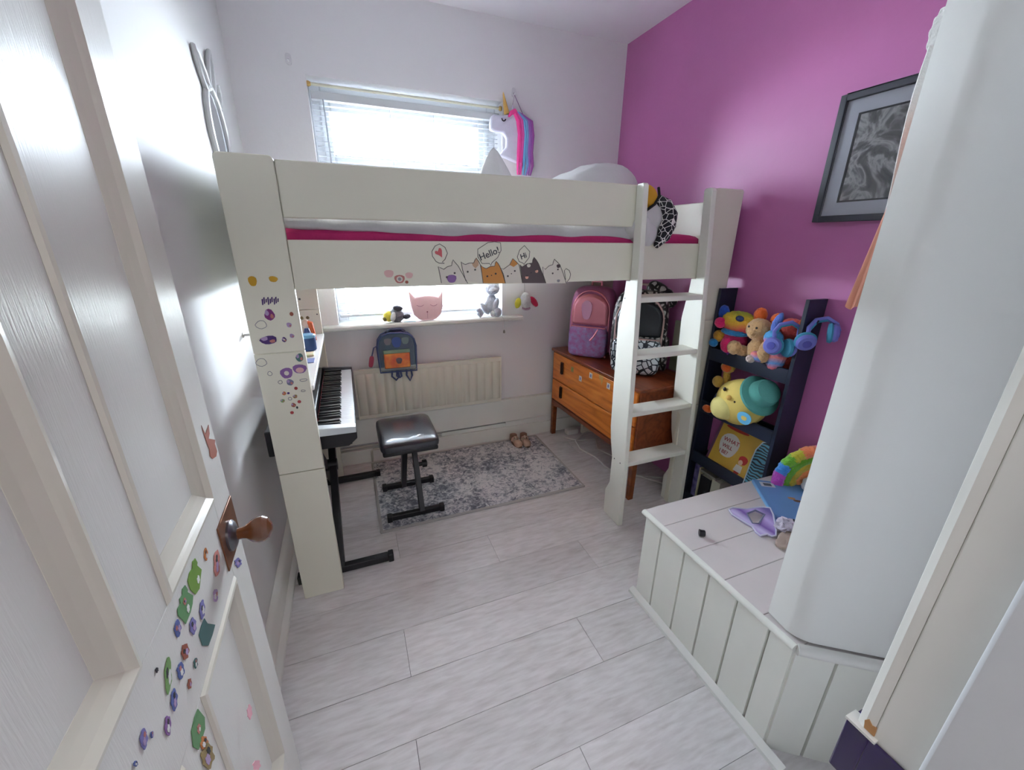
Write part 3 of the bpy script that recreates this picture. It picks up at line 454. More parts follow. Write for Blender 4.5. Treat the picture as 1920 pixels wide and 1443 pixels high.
flat(ell(S_dots[19][0], S_dots[19][1], .011, .010, 10), 'catw', 3); flat(ell(S_dots[19][0], S_dots[19][1], .006, .006, 10), 'grey', 4)
def face_m(x, z, ang, y=YF+.0040): return Matrix.Translation((x, y, z)) @ Matrix.Rotation(R(-ang), 4, 'Y') @ Matrix.Rotation(R(90), 4, 'X')
text('Hello!', .034, stk('dark'), 'lettering', sr_, face_m(.4725, 1.3490, 21))
text('Hi', .029, stk('dark'), 'lettering', sr_, face_m(.638, 1.352, 20))
for i, (x, z, rx, ry, c) in enumerate(S_post):
    par = pf_[2] if z > 1.056 else pf_[1]
    q = ell(x, z, rx, ry, 12, .10 if rx > .006 else 0, i)
    if c == 'grey': P('sticker', TU([(a, YF-.0004, b) for a, b in q], .0011, 5, True), stk(c), par)
    elif i == 2:
        for k_ in range(9): P('sticker', PR([(x-rx+k_*rx*.23, z+(k_ % 3-1)*ry*.3-ry*.7), (x-rx+k_*rx*.23+rx*.14, z+(k_ % 3-1)*ry*.3-ry*.6), (x-rx+k_*rx*.23+rx*.22, z+(k_ % 2)*ry*.4+ry*.6), (x-rx+k_*rx*.23+rx*.05, z+(k_ % 2)*ry*.4+ry*.5)], 'y', YF-.0006, YF+.0001), stk(c), par, smooth=0)
    else: P('sticker', PR(q, 'y', YF-.0006, YF+.0001), stk(c), par, smooth=0)
    if rx > .006 and c not in ('grey', 'gold') and i not in (2, 12, 13):
        for f_, dx_, dz_, cc_ in ((.40, -.45, .35, 'lilac'), (.34, .42, -.30, 'rose')): P('sticker_detail', PR(ell(x+rx*dx_, z+ry*dz_, rx*f_, ry*f_*1.2, 9, .15, i), 'y', YF-.0009, YF-.0004), stk(cc_), par, smooth=0)
    if i in (9, 12): P('sticker', PR(ell(x, z, rx*.4, ry*.4, 10), 'y', YF-.001, YF-.0004), stk('catw'), par, smooth=0)
    if i == 13: P('sticker', PR(ell(x, z-ry*.25, rx*.6, ry*.55, 10), 'y', YF-.001, YF-.0004), stk('pinkfl'), par, smooth=0)

# ladder (leans a touch, stands on the floor)
ld = T('bed_ladder', (1.39, 1.50, 0), 'white wooden ladder with four flat rungs hooked on the bed', 'ladder')
def lx(z): return .045*max(0, (z-.0)/1.65)**1.6
def stringer(x0, x1, sgn):
    prof = [(1.441, 0), (1.582, 0), (1.586, .14), (1.556, .205), (1.556, .36), (1.578, .44), (1.590, .52), (1.592, 1.06), (1.578, 1.13), (1.560, 1.20), (1.552, 1.258), (1.5215, 1.2595), (1.5215, 1.46), (1.521, 1.633), (1.515, 1.644), (1.483, 1.646), (1.475, 1.638)]
    prof = [(y+(0 if z > 1.2 else 0), z) for y, z in prof]
    fr = [(1.441+.034*t, 1.638*t) for t in (.8, .6, .4, .2)]
    poly = prof+fr
    return PR(poly, 'x', x0, x1)
for x0, x1, tp in ((1.188, 1.213, -.044), (1.588, 1.614, -.085)):
    mb = stringer(x0, x1, 1)
    mb.v = [(x+tp*(max(0, z-.3)/1.35)**1.5, y, z) for x, y, z in mb.v]
    P('stringer', mb, lad_white, ld, bevel=.003)
for i, z in enumerate((.346, .618, .905, 1.168)):
    a = 1.213-.044*(max(0, z-.3)/1.35)**1.5; b = 1.588-.085*(max(0, z-.3)/1.35)**1.5; y0 = 1.441+.021*z
    P('rung', B(a, b, y0+.004, y0+.105, z, z+.024), lad_white, ld, bevel=.004)
    for yy in (y0+.035, y0+.085):
        P('screw_cap', LA([(.0035, 0), (.0035, -.0012), (.001, -.0016)], (a-.0251, yy, z+.012), (1, 0, 0), 8), M('bolt_grey', (110, 106, 104), .5), ld)

# mattress and bedding
A('mattress', SQ((.695, 2.007, 1.375), (.935, .455, .088), (.22, .18), nu=48, nv=14), M('pink_sheet', (184, 40, 104), .85, vary=.08, vs=6, bump=.2, bs=40), 'bright pink sheeted mattress on the high bed', 'mattress')
def duv(u, v):
    x = -.17+1.40*u; y = 1.551+.92*v; e = min(1, v*7); h = 1.475+.05*e**.5+.03*nz(x*5, y*5, 1)+.016*nz(x*13, y*9, 4)
    if v == 0: h = 1.446+.016*nz(x*4.5, 3)+.020*max(0, .25-u)*4-.006*u
    if v > .97: h -= .03
    return (x, y+.008*nz(x*9, 8), h)
dm = MB().grid(duv, 90, 34); n_ = 90
A('duvet', dm, M('pale_duvet', (206, 203, 206), .9, vary=.03, bump=.1, bs=60), 'rumpled pale grey duvet on the pink mattress', 'duvet').modifiers.new('solid', 'SOLIDIFY').thickness = .02
A('pillow', SQ((1.13, 1.93, 1.635), (.28, .20, .125), (1.0, .7), (4, -8, 8), fn=lambda q: (q.x, q.y, q.z*(1+.45*q.x/.28)+.008*nz(q.x*18, q.y*18, 3)), nu=40, nv=24), M('pillow_white', (220, 219, 218), .9, vary=.03, bump=.1, bs=60), 'plump white pillow heaped near the ladder end of the bed', 'pillow')
def peak(u, v):
    a = 2*math.pi*u; r = (1-v)**.72; f = 1+.13*math.cos(3*a+1)+.05*nz(math.cos(a)*3, math.sin(a)*3, v*4)
    return (.795+.015*(1-v)+.185*r*f*math.cos(a), 2.30+.075*r*f*math.sin(a), 1.50+.385*v)
A('pillow', MB().grid(peak, 49, 22), M('pillow_white', (220, 219, 218), .9), 'white pillow standing up to a point in front of the blind', 'pillow', smooth=60)
bn2 = T('patterned_duvet', (1.25, 1.66, 1.45), 'bunched white duvet with black scribble hem and yellow patch over the ladder gap', 'bedding')
P('cover', SQ((1.245, 1.66, 1.53), (.125, .14, .095), (.9, .8), (20, 15, 10), fn=lambda q: q+q.normalized()*.014*nz(q.x*16, q.y*16, q.z*16), nu=36, nv=20), M('pillow_white', (220, 219, 218), .9), bn2)
P('cover', SQ((1.22, 1.555, 1.465), (.085, .052, .058), (.9, .8), (0, 30, 10), fn=lambda q: q+q.normalized()*.010*nz(q.x*20, q.y*20, q.z*20), nu=30, nv=16), M('pillow_white', (220, 219, 218), .9), bn2)
hem = [(1.300, 1.575, 1.605), (1.335, 1.56, 1.575), (1.350, 1.545, 1.535), (1.335, 1.53, 1.49), (1.305, 1.51, 1.445), (1.265, 1.505, 1.405)]
P('hem', TU(hem, [.016, .030, .036, .036, .028, .012], 12), script_cloth, bn2)
P('patch', SQ((1.215, 1.552, 1.597), (.055, .032, .052), (.9, .8), (10, 25, 0), nu=24, nv=14), M('mustard_cloth', (206, 152, 40), .85), bn2)
P('piping', TU([(1.20, 1.518, 1.545), (1.245, 1.520, 1.572), (1.272, 1.530, 1.607), (1.275, 1.545, 1.640)], .006), M('black_cloth', (24, 24, 28), .8), bn2)
A('soft_roll', SQ((1.39, 1.66, 1.492), (.05, .08, .034), (.8, .8)), M('taupe_cloth', (190, 180, 180), .9), 'small greyish soft roll on the pink mattress by the headboard', 'cushion')

# ------------------------------------------------------------------ radiator
ra = T('radiator', (.45, 2.58, .33), 'cream ribbed panel radiator under the window', 'radiator')
xs = [(-.03, 2.552)]; nr = 17; w_ = .955/nr
for i in range(nr):
    x = -.028+w_*i; xs += [(x+.004, 2.553), (x+.011, 2.539), (x+w_-.011, 2.539), (x+w_-.004, 2.553)]
xs += [(.93, 2.552)]
fm = MB(); k_ = len(xs); zz = [.358, .378, .612, .634]
for z in zz:
    fl_ = z in (.358, .634)
    fm.v += [(x, 2.552 if fl_ else y, z) for x, y in xs]
fm.f += [(j*k_+i, j*k_+i+1, (j+1)*k_+i+1, (j+1)*k_+i) for j in range(3) for i in range(k_-1)]
P('front_panel', fm, rad_m, ra, smooth=50)
P('rim', MB().box(-.032, .932, 2.5515, 2.566, .334, .3585).box(-.032, .932, 2.5515, 2.566, .6335, .662).box(-.034, -.0295, 2.5515, 2.566, .334, .662).box(.9295, .934, 2.5515, 2.566, .334, .662), rad_m, ra, bevel=.004)
P('back_panel', B(-.028, .928, 2.566, 2.58, .338, .658), rad_m, ra)
P('bracket', MB().box(.1, .13, 2.58, 2.626, .36, .64).box(.77, .80, 2.58, 2.626, .36, .64), rad_m, ra)

# ------------------------------------------------------------------ rug
rg = T('rug', (.612, 2.19, 0), 'small faded grey rug under the piano stool', 'rug', local=True)
P('pile', B(-.590, .590, -.358, .358, 0, .0098), rug_m, rg)
def rim(a, b, z0, z1): return MB().box(-a, a, -b, -b+.014, z0, z1).box(-a, a, b-.014, b, z0, z1).box(-a, -a+.014, -b+.014, b-.014, z0, z1).box(a-.014, a, -b+.014, b-.014, z0, z1)
P('binding', rim(.602, .370, 0, .0105), M('rug_edge', (178, 174, 172), .95, bump=.3, bs=300), rg, bevel=.003)

# ------------------------------------------------------------------ keyboard, stand, stool
kb = T('electric_keyboard', (-.20, 2.0, .63), 'black electric piano keyboard behind the bed post', 'keyboard')
P('body', PR([(-.355, .635), (-.07, .632), (-.036, .66), (-.036, .697), (-.19, .70), (-.19, .735), (-.355, .74)], 'y', 1.60, 2.44), black, kb, bevel=.004)
P('end_cheek', PR([(-.22, .70), (-.036, .697), (-.036, .722), (-.19, .735)], 'y', 1.578, 1.618), M('silver_plastic', (206, 210, 214), .3), kb, bevel=.003)
P('end_cheek', PR([(-.22, .70), (-.036, .697), (-.036, .722), (-.19, .735)], 'y', 2.425, 2.445), M('dark_plastic', (60, 60, 66), .3), kb, bevel=.003)
kw = mesh('white_key', B(0, .138, .0006, .0234, -.012, 0), M('key_white', (232, 234, 236), .2, coat=.4)); kbk = mesh('black_key', PR([(0, -.002), (.088, -.002), (.082, .011), (0, .012)], 'y', -.0058, .0058), M('key_black', (18, 18, 20), .2, coat=.4))
for i in range(33):
    o = link('white_key', kw, kb); o.location = (-.178+.20, 1.622+.0242*i-2.0, .713-.63)
    if i % 7 not in (2, 6) and i < 32:
        o = link('black_key', kbk, kb); o.location = (-.178+.20, 1.622+.0242*(i+1)-2.0, .714-.63)
P('red_felt', B(-.182, -.1785, 1.62, 2.425, .70, .718), M('felt_red', (120, 40, 44), .9), kb)
sd = T('keyboard_stand', (-.16, 2.0, 0), 'black folding X-shaped keyboard stand', 'stand')
for y in (1.625, 2.392):
    P('foot', B(-.335, .03, y-.016, y+.016, .006, .038), blackmetal, sd, bevel=.003)
    for x in (-.35, .03): P('rubber_cap', B(x, x+.024, y-.019, y+.019, .0, .042), black, sd, bevel=.004)
for x, a, b in ((-.175, (1.625, .02), (2.32, .605)), (-.215, (2.392, .02), (1.70, .605))):
    P('leg', MB().bar((x, a[0], a[1]), (x, b[0], b[1]), .034, .045, (0, 1, 0)), blackmetal, sd, bevel=.003)
P('pivot', LA([(.03, -.04), (.03, .04)], (-.195, 2.01, .342), (1, 0, 0), 16), black, sd)
for y in (1.70, 2.32): P('support_arm', B(-.34, -.06, y-.018, y+.018, .598, .63), blackmetal, sd, bevel=.003)
st = T('piano_stool', (.2, 2.0, 0), 'black padded piano stool with crossed metal legs', 'stool')
P('cushion', SQ((.197, 2.002, .463), (.146, .182, .032), (.55, .22), nu=56, nv=14), leath, st)
P('seat_board', B(.062, .332, 1.832, 2.172, .422, .446), black, st, bevel=.008)
for y in (1.897, 2.197):
    P('foot', B(.062, .345, y-.014, y+.014, .016, .044), blackmetal, st, bevel=.003)
    for x in (.052, .33): P('rubber_cap', B(x, x+.026, y-.018, y+.018, .0105, .048), black, st, bevel=.004)
P('leg', MB().bar((.235, 1.897, .03), (.235, 2.105, .43), .028, .045, (0, 1, 0)), blackmetal, st, bevel=.003)
P('leg', MB().bar((.175, 2.197, .03), (.175, 1.93, .43), .028, .045, (0, 1, 0)), blackmetal, st, bevel=.003)
P('pivot_knob', LA([(.012, 0), (.012, .05), (.022, .052), (.022, .075), (.01, .08)], (.22, 2.035, .24), (1, 0, 0), 14), black, st)

# ------------------------------------------------------------------ shoes
def shoe(x, y, rz, label):
    t = T('sandal', (x, y, .0095), label, 'shoe', 'toddler sandals on the rug', rz, True)
    sole = [(.030*math.sin(a)*(1+.18*math.cos(a)), .078*-math.cos(a)) for a in [2*math.pi*i/20 for i in range(20)]]
    P('sole', PR(sole, 'z', .0, .014), M('sole_tan', (110, 84, 66), .7), t, bevel=.003)
    P('upper', SQ((0, -.035, .016), (.029, .042, .026), (.8, .9), nu=20, nv=10), M('sandal_pink', (196, 160, 140), .6), t)
    P('heel_counter', MB().grid(lambda u, v: (.026*math.cos(R(200-220*u)), .045+.028*math.sin(R(200-220*u)), .012+.042*v), 14, 3), M('sandal_brown', (150, 112, 92), .6), t).modifiers.new('s', 'SOLIDIFY').thickness = .003
    P('strap', TU([(.027, .02, .018), (.02, .018, .042), (0, .016, .05), (-.02, .018, .042), (-.027, .02, .018)], .006), M('sandal_pink', (196, 160, 140), .6), t)
    P('insole', PR([(a*.8, b*.85) for a, b in sole], 'z', .0141, .017), M('insole_cream', (214, 196, 176), .8), t)
    P('strap', TU([(0, -.005, .04), (0, .018, .052)], .005), M('insole_cream', (214, 196, 176), .8), t)
shoe(1.02, 2.475, R(4), 'left of the two beige toddler sandals on the rug'); shoe(1.088, 2.462, R(-6), 'right of the two beige toddler sandals on the rug')

# ------------------------------------------------------------------ dresser (local: x along its front towards the camera, y into the wall)
ds = T('chest_of_drawers', (1.345, 2.572, 0), 'orange-brown wooden chest of two drawers on legs behind the ladder', 'chest of drawers', rz=R(-88.3), local=True)
DWd, DD = .965, .405
P('top', B(-.008, DWd+.008, -.010, DD, .668, .688), wood_dark, ds, bevel=.005)
P('carcass', MB().box(0, .018, .004, DD, .285, .668).box(DWd-.018, DWd, .004, DD, .285, .668).box(.018, DWd-.018, .012, DD, .285, .30).box(.018, DWd-.018, DD-.01, DD, .30, .668), wood_dark, ds, bevel=.002)
for z0, z1 in ((.305, .458), (.466, .662)):
    d_ = P('drawer', B(.02, DWd-.02, -.006, .30, z0, z1), wood_front, ds, bevel=.003)
    zc = (z0+z1)/2+.012
    for x in (.155, DWd-.155):
        P('handle', MB().box(x-.014, x-.009, -.017, -.0058, zc-.042, zc+.042).box(x+.009, x+.014, -.017, -.0058, zc-.042, zc+.042).box(x-.009, x+.009, -.017, -.0058, zc+.036, zc+.042).box(x-.009, x+.009, -.017, -.0058, zc-.042, zc-.036), M('handle_dark', (54, 28, 18), .4), d_, bevel=.002)
    if z0 > .4:
        for i, (x, z, c) in enumerate(((.285, .605, 'olive'), (.39, .572, 'whites'), (.505, .628, 'whites'), (.69, .62, 'whites'))):
            s_ = P('sticker', B(x-.016, x+.016, -.0068, -.0058, z-.018, z+.018), stk(c), d_)
            P('sticker_motif', PR(ell(x, z, .007, .011, 8), 'y', -.0074, -.0067), stk('periw' if i else 'frog'), s_)
        P('scuff', PR([(.585, .662), (.635, .662), (.632, .63), (.622, .60), (.612, .635), (.60, .63)], 'y', -.0066, -.0058), M('bare_wood2', (206, 160, 96), .7), d_, smooth=0)
P('apron', PR([(.018, .285), (DWd-.018, .285), (DWd-.018, .235), (DWd-.12, .255), (.12, .255), (.018, .235)], 'y', .006, .024), wood_dark, ds, bevel=.002)
P('side_rail', MB().box(DWd-.020, DWd-.004, .03, DD-.02, .235, .285).box(.004, .020, .03, DD-.02, .235, .285), wood_dark, ds, bevel=.002)
for x in (0, DWd-.034):
    for y in (.004, DD-.04):
        P('leg', PR([(x, .288), (x+.034, .288), (x+.030, 0), (x+.004, 0)], 'y', y, y+.034), wood('leg_wood', (100, 46, 18), (130, 64, 26), (150, 80, 34)) if 'leg_wood' not in MATS else MATS['leg_wood'], ds, bevel=.003)

# cables under the dresser
cb = T('extension_cable', (1.5, 2.2, 0), 'white power cable and adaptor lying under the chest of drawers', 'cable')
wc = M('cable_white', (222, 220, 214), .45)
P('cable', TU([(1.70, 2.50, .006), (1.55, 2.44, .006), (1.46, 2.36, .006), (1.43, 2.24, .006), (1.47, 2.10, .006), (1.46, 1.96, .006), (1.52, 1.84, .006), (1.64, 1.78, .006), (1.74, 1.72, .006)], .006, 7), wc, cb)
P('cable', TU([(1.40, 2.47, .005), (1.48, 2.37, .005), (1.62, 2.34, .005), (1.55, 2.20, .005), (1.62, 2.00, .005), (1.60, 1.80, .005), (1.70, 1.66, .005)], .005, 7), wc, cb)
P('adaptor', SQ((1.50, 2.50, .022), (.05, .03, .022), (.4, .3)), wc, cb)

# ------------------------------------------------------------------ backpacks on the dresser (local: x width, -y front)
def backpack(loc, rz, w, d, h, label, mb_, mf, mp_, mtrim, lean=0):
    t = T('backpack', loc, label, 'backpack', 'backpacks on the chest of drawers', rz, True)
    def sh(q): 
        k = q.z/(h/2); s = 1-.10*max(0, k)**2; return (q.x*s, q.y*(1-.18*max(0, k)), q.z)
    P('body', SQ((0, 0, h/2+.006), (w/2, d/2, h/2), (.42, .42), nu=40, nv=20, fn=sh), mb_, t)
    arch = lambda a, b, z0, z1: [(-a, z0), (a, z0), (a, z1-b)]+[(a*math.cos(R(x)), z1-b+b*math.sin(R(x))) for x in (20, 40, 60, 80, 100, 120, 140, 160)]+[(-a, z1-b)]
    P('upper_pocket', PR(arch(w*.40, h*.22, h*.47, h*.92), 'y', -d/2-.012, -d/2+.03), mf, t, bevel=.02, seg=3)
    P('lower_pocket', SQ((0, -d/2-.012, h*.24), (w*.43, .035, h*.225), (.35, .35), nu=32, nv=16), mp_, t)
    P('zip', TU([(-w*.41, -d/2+.005, h*.30)]+[(-w*.41*math.cos(R(a)), -d/2+.012, h*.66+h*.30*math.sin(R(a))) for a in range(0, 181, 15)]+[(w*.41, -d/2+.005, h*.30)], .006), mtrim, t)
    P('pocket_zip', TU([(-w*.38, -d/2-.030, h*.455), (0, -d/2-.040, h*.46), (w*.38, -d/2-.030, h*.455)], .005), mtrim, t)
    P('side_pocket', SQ((w/2, 0, h*.24), (.018, d*.36, h*.2), (.4, .4)), mb_, t)
    P('haul_loop', TU([(-.035, d*.2, h*.97), (-.03, d*.2, h*1.07), (.03, d*.2, h*1.07), (.035, d*.2, h*.97)], .009), mtrim, t)
    for s in (-1, 1):
        P('shoulder_strap', TU([(s*w*.22, d*.42, h*.93), (s*w*.28, d*.70, h*.80), (s*w*.30, d*.74, h*.5), (s*w*.36, d*.52, h*.14)], [.016, .020, .020, .012]), mb_, t)
    for s in (-1, 1): P('foot_stud', LA([(.008, 0), (.008, .012)], (s*w*.36, -d*.3, 0), (0, 0, 1), 10), mtrim, t)
    return t
pinkv = M('pink_metallic_vinyl', (236, 150, 168), .24, metal=.35, vary=.08, vs=5)
pk = backpack((1.51, 2.33, .688), R(-48), .30, .17, .455, 'shiny pink backpack with glitter pocket on the chest of drawers', M('lilac_metallic', (176, 112, 156), .32, metal=.3, vary=.15, vs=6), pinkv, glit, pinkv)
P('badge', PR(ell(-.02, .315, .034, .07, 14, .12), 'y', -.104, -.096), M('badge_pink', (226, 170, 206), .25), pk)
P('zip_pull', TU([(.07, -.125, .20), (.045, -.135, .15), (.025, -.135, .125)], .006), pinkv, pk)
bk = backpack((1.575, 1.93, .688), R(-42), .315, .19, .47, 'black and silver spotted backpack on the chest of drawers behind the ladder', spot_black, M('black_shiny', (40, 44, 50), .25, metal=.3), spot_silver, M('piping_pink', (190, 160, 156), .4))
P('wing', SQ((.10, .05, .45), (.10, .05, .05), (.8, .8), (0, 35, 0)), spot_black, bk)
A('canvas_board', B(1.772, 1.790, 1.60, 1.86, .690, .99), M('canvas_grey', (206, 204, 190), .8, rgb2=(120, 128, 104), vary=.05, vs=6), 'pale grey canvas leaning on the purple wall beside the black backpack', 'canvas', bevel=.003)

# ------------------------------------------------------------------ things on the window sill
cc = T('cat_cushion', (.445, 2.62, .935), 'flat pink cat-head cushion with closed eyes on the window sill', 'cushion')
pinkf = fab('cushion_pink', (222, 186, 194))
cat = [(.352, 1.020), (.344, 1.075), (.340, 1.128), (.360, 1.104), (.378, 1.082), (.40, 1.088), (.43, 1.092), (.47, 1.092), (.50, 1.088), (.522, 1.080), (.538, 1.102), (.554, 1.126), (.552, 1.075), (.549, 1.020), (.535, .975), (.505, .945), (.48, .938), (.42, .938), (.395, .945), (.366, .975)]
P('body', PR(cat, 'y', 2.592, 2.64), pinkf, cc, bevel=.016, seg=4, smooth=60)
for x in (.405, .490): P('eyelid', TU([(x-.022, 2.5915, 1.037), (x-.011, 2.5905, 1.030), (x, 2.590, 1.028), (x+.011, 2.5905, 1.030), (x+.022, 2.5915, 1.037)], .0018, 6), M('stitch_rose', (170, 120, 140), .8), cc)
P('nose', SQ((.447, 2.591, .992), (.005, .003, .004)), M('stitch_dark', (130, 60, 80), .8), cc)
P('mouth_seam', TU([(.447, 2.5905, .990), (.447, 2.5905, .952)], .0012, 5), M('stitch_rose', (170, 120, 140), .8), cc)

def plush(name, loc, label, cat_, parts, group=None):
    t = T(name, loc, label, cat_, group)
    for nm, c, r, rot, mt in parts: P(nm, SQ(c, r, (1, 1), rot, nu=36, nv=24, fn=lambda q: q*(1+.07*nz(q.x*110, q.y*110, q.z*110)+.05*nz(q.x*260, q.y*260, q.z*260))), mt, t)
    return t
gry = fur('grey_plush', (196, 200, 214)); wht = fur('white_plush', (224, 226, 228))
plush('plush_bear', (.88, 2.62, .935), 'pale grey long-legged plush sitting at the right end of the window sill', 'plush toy', [
    ('body', (.885, 2.632, 1.02), (.042, .035, .065), (0, 0, 0), gry), ('head', (.888, 2.615, 1.125), (.052, .042, .045), (0, 0, 0), gry), ('muzzle', (.886, 2.578, 1.115), (.028, .018, .02), (0, 0, 0), gry),
    ('ear', (.855, 2.62, 1.175), (.017, .012, .024), (0, -20, 0), gry), ('ear', (.92, 2.62, 1.175), (.017, .012, .024), (0, 20, 0), gry),
    ('leg', (.906, 2.60, 1.005), (.020, .022, .065), (28, 8, 0), gry), ('foot', (.917, 2.585, .966), (.026, .024, .031), (0, 0, 0), gry), ('toe_patch', (.885, 2.59, .957), (.018, .016, .020), (0, 0, 0), wht),
    ('leg', (.835, 2.612, .99), (.017, .018, .052), (10, -38, 0), gry), ('foot', (.80, 2.604, .964), (.022, .02, .028), (0, 0, 0), gry), ('arm', (.848, 2.62, 1.02), (.014, .014, .045), (0, 30, 0), gry), ('hand', (.79, 2.60, .985), (.017, .015, .015), (0, 0, 0), gry)])
plush('plush_animal', (.26, 2.63, .935), 'small grey and yellow plush with dark paws lying on the window sill', 'plush toy', [
    ('body', (.258, 2.62, .976), (.048, .038, .043), (0, 10, 0), fur('plush_slate', (118, 116, 128))), ('head', (.215, 2.62, .972), (.034, .032, .034), (0, 0, 0), fur('plush_yellow', (214, 198, 70))), ('snout', (.190, 2.612, .958), (.016, .016, .015), (0, 0, 0), fur('plush_olive', (120, 104, 50))),
    ('paw', (.268, 2.60, 1.022), (.030, .022, .017), (0, 10, 0), fur('plush_navy', (38, 36, 50))), ('paw', (.318, 2.60, .968), (.024, .017, .015), (0, -10, 0), fur('plush_navy', (38, 36, 50))), ('belly', (.236, 2.59, .972), (.016, .016, .030), (0, 15, 0), wht), ('tail', (.292, 2.62, .962), (.026, .012, .012), (0, -15, 0), fur('plush_slate', (118, 116, 128)))])
hp = plush('hanging_plush', (1.12, 2.56, .98), 'white hanging plush with yellow and red wings beside the window', 'plush toy', [
    ('body', (1.118, 2.575, 1.035), (.036, .032, .058), (0, -6, 0), wht), ('wing', (1.063, 2.58, 1.022), (.022, .014, .036), (0, 14, 0), fur('plush_lemon', (222, 214, 70))), ('wing', (1.178, 2.57, 1.028), (.020, .013, .042), (0, -38, 0), fur('plush_red', (210, 40, 84))), ('base', (1.124, 2.578, .985), (.030, .026, .014), (0, 0, 0), fur('plush_mauve', (190, 150, 176)))])
P('cord', TU([(1.108, 2.575, 1.09), (1.100, 2.56, 1.15), (1.09, 2.485, 1.262)], .001, 5), M('cord_grey', (150, 150, 150), .6), hp)
A('paper_scrap', B(.30, .37, 2.585, 2.60, .9355, .938), M('paper_blue', (170, 220, 236), .7), 'scrap of pale blue paper under the pink cat cushion', 'paper')

# clear backpack hanging below the sill
def clear(name, col, a, rough=.15):
    m = bpy.data.materials.new(name); m.use_nodes = True; nt = m.node_tree; p = nt.nodes['Principled BSDF']; p.inputs['Base Color'].default_value = lin(col); p.inputs['Roughness'].default_value = rough; p.inputs['Alpha'].default_value = a; MATS[name] = m
    return m
cl = clear('clear_vinyl', (120, 146, 170), .38); pip = M('piping_blue', (74, 84, 128), .5); iri = M('iridescent_orange', (232, 96, 70), .2, rgb2=(228, 150, 70), vary=.2, vs=14, metal=.3)
cbp = T('clear_backpack', (.235, 2.55, .63), 'small clear blue backpack with orange pocket hanging below the sill', 'backpack')
arch = [(.125, .645), (.345, .640), (.350, .80), (.340, .845), (.315, .872), (.275, .886), (.19, .888), (.15, .872), (.128, .84), (.120, .79)]
P('shell', PR(arch, 'y', 2.515, 2.567), cl, cbp, bevel=.012, seg=3)
for y in (2.512, 2.569): P('piping', TU([(x, y, z) for x, z in arch], .0055, 6, True), pip, cbp)
P('back_panel', PR([(x*.94+.0145, z*.95+.038) for x, z in arch], 'y', 2.568, 2.572), M('panel_slate', (96, 112, 128), .5), cbp)
P('top_strap', TU([(.18, 2.53, .888), (.20, 2.545, .900), (.27, 2.545, .900), (.29, 2.53, .886)], .010), M('strap_navy', (38, 42, 70), .6), cbp)
fp = P('front_pocket', B(.152, .308, 2.500, 2.514, .668, .765), iri, cbp, bevel=.006)
P('pocket_flap', B(.150, .310, 2.498, 2.514, .762, .785), clear('clear_green', (150, 176, 150), .7), cbp, bevel=.005)
P('emblem', PR(ell(.235, .830, .028, .036, 14, .1), 'y', 2.508, 2.513), M('emblem_blue', (70, 92, 160), .5), cbp)
P('emblem', PR(ell(.240, .716, .018, .022, 12, .15), 'y', 2.496, 2.4995), M('emblem_grey', (110, 90, 96), .5), cbp)
for x, c in ((.185, (170, 150, 140)), (.29, (150, 170, 150))): P('inner_card', PR(ell(x, .83, .022, .026, 10, .2), 'y', 2.535, 2.54), M('card_%d' % c[0], c, .6), cbp)
P('key_fob', SQ((.078, 2.535, .715), (.014, .008, .036), (.6, .6), (0, 12, 0)), M('fob_red', (176, 70, 96), .5), cbp)
P('fob_cord', TU([(.085, 2.535, .75), (.10, 2.535, .80), (.118, 2.53, .81)], .004), pip, cbp)
for x0, x1, dz in ((.195, .235, .585), (.285, .315, .572), (.225, .25, .60)):
    P('strap_end', TU([(x0, 2.53, .645), (x0-.004, 2.525, .61), ((x0+x1)/2, 2.52, dz), (x1, 2.525, .605), (x1-.004, 2.53, .643)], .006), pip, cbp)

# ------------------------------------------------------------------ on the walls
un = T('unicorn_hanging', (1.03, 2.6, 1.8), 'padded lilac-white unicorn head wall hanging with gold horn and bright mane', 'wall hanging')
uw = fab('unicorn_white', (222, 218, 236))
up = [(.882, 2.100), (.875, 2.065), (.876, 2.030), (.90, 2.024), (.955, 2.024), (.978, 1.995), (.975, 1.95), (.93, 1.903), (.985, 1.888), (1.05, 1.868), (1.10, 1.88), (1.105, 2.02), (1.085, 2.10), (1.04, 2.135), (.99, 2.120), (.95, 2.112), (.90, 2.112)]
P('head', PR(up, 'y', 2.582, 2.618), uw, un, bevel=.010, seg=3, smooth=60)
P('horn', LA([(.017, 0), (.015, .02), (.010, .06), (.004, .10), (.0005, .112)], (.982, 2.598, 2.122), (-.22, 0, 1), 14), M('horn_gold', (206, 164, 90), .35, metal=.5), un)
P('ear', LA([(.014, 0), (.012, .02), (.001, .05)], (1.022, 2.595, 2.122), (-.1, 0, 1), 10), uw, un)
P('eye', TU([(.944, 2.5805, 2.094), (.948, 2.580, 2.084), (.956, 2.580, 2.081), (.964, 2.580, 2.084), (.968, 2.5805, 2.092)], .0032, 6), M('black_cloth', (24, 24, 28), .8), un)
mane = [((236, 70, 150), 0, .048), ((214, 60, 140), 6, .05), ((110, 170, 214), 22, .075), ((120, 160, 206), 30, .078), ((150, 90, 170), 44, .095), ((170, 110, 190), 36, .10), ((224, 90, 170), 12, .06), ((160, 80, 160), 50, .10)]
for i, (c, o_, dx) in enumerate(mane):
    x = 1.035+o_*.0017; pts = [(1.02+o_*.0009, 2.585, 2.140-o_*.0003), (x+.010, 2.574+.001*(i % 3), 2.09), (x+.020, 2.574, 2.02), (x+.016, 2.576, 1.93), (x+.014+.012*(i % 2), 2.578, 1.86), (x+.012, 2.58, 1.805)]
    P('mane_strand', TU(pts, [.010, .013, .012, .011, .009, .004], 8), fab('mane_%d' % i, c), un)
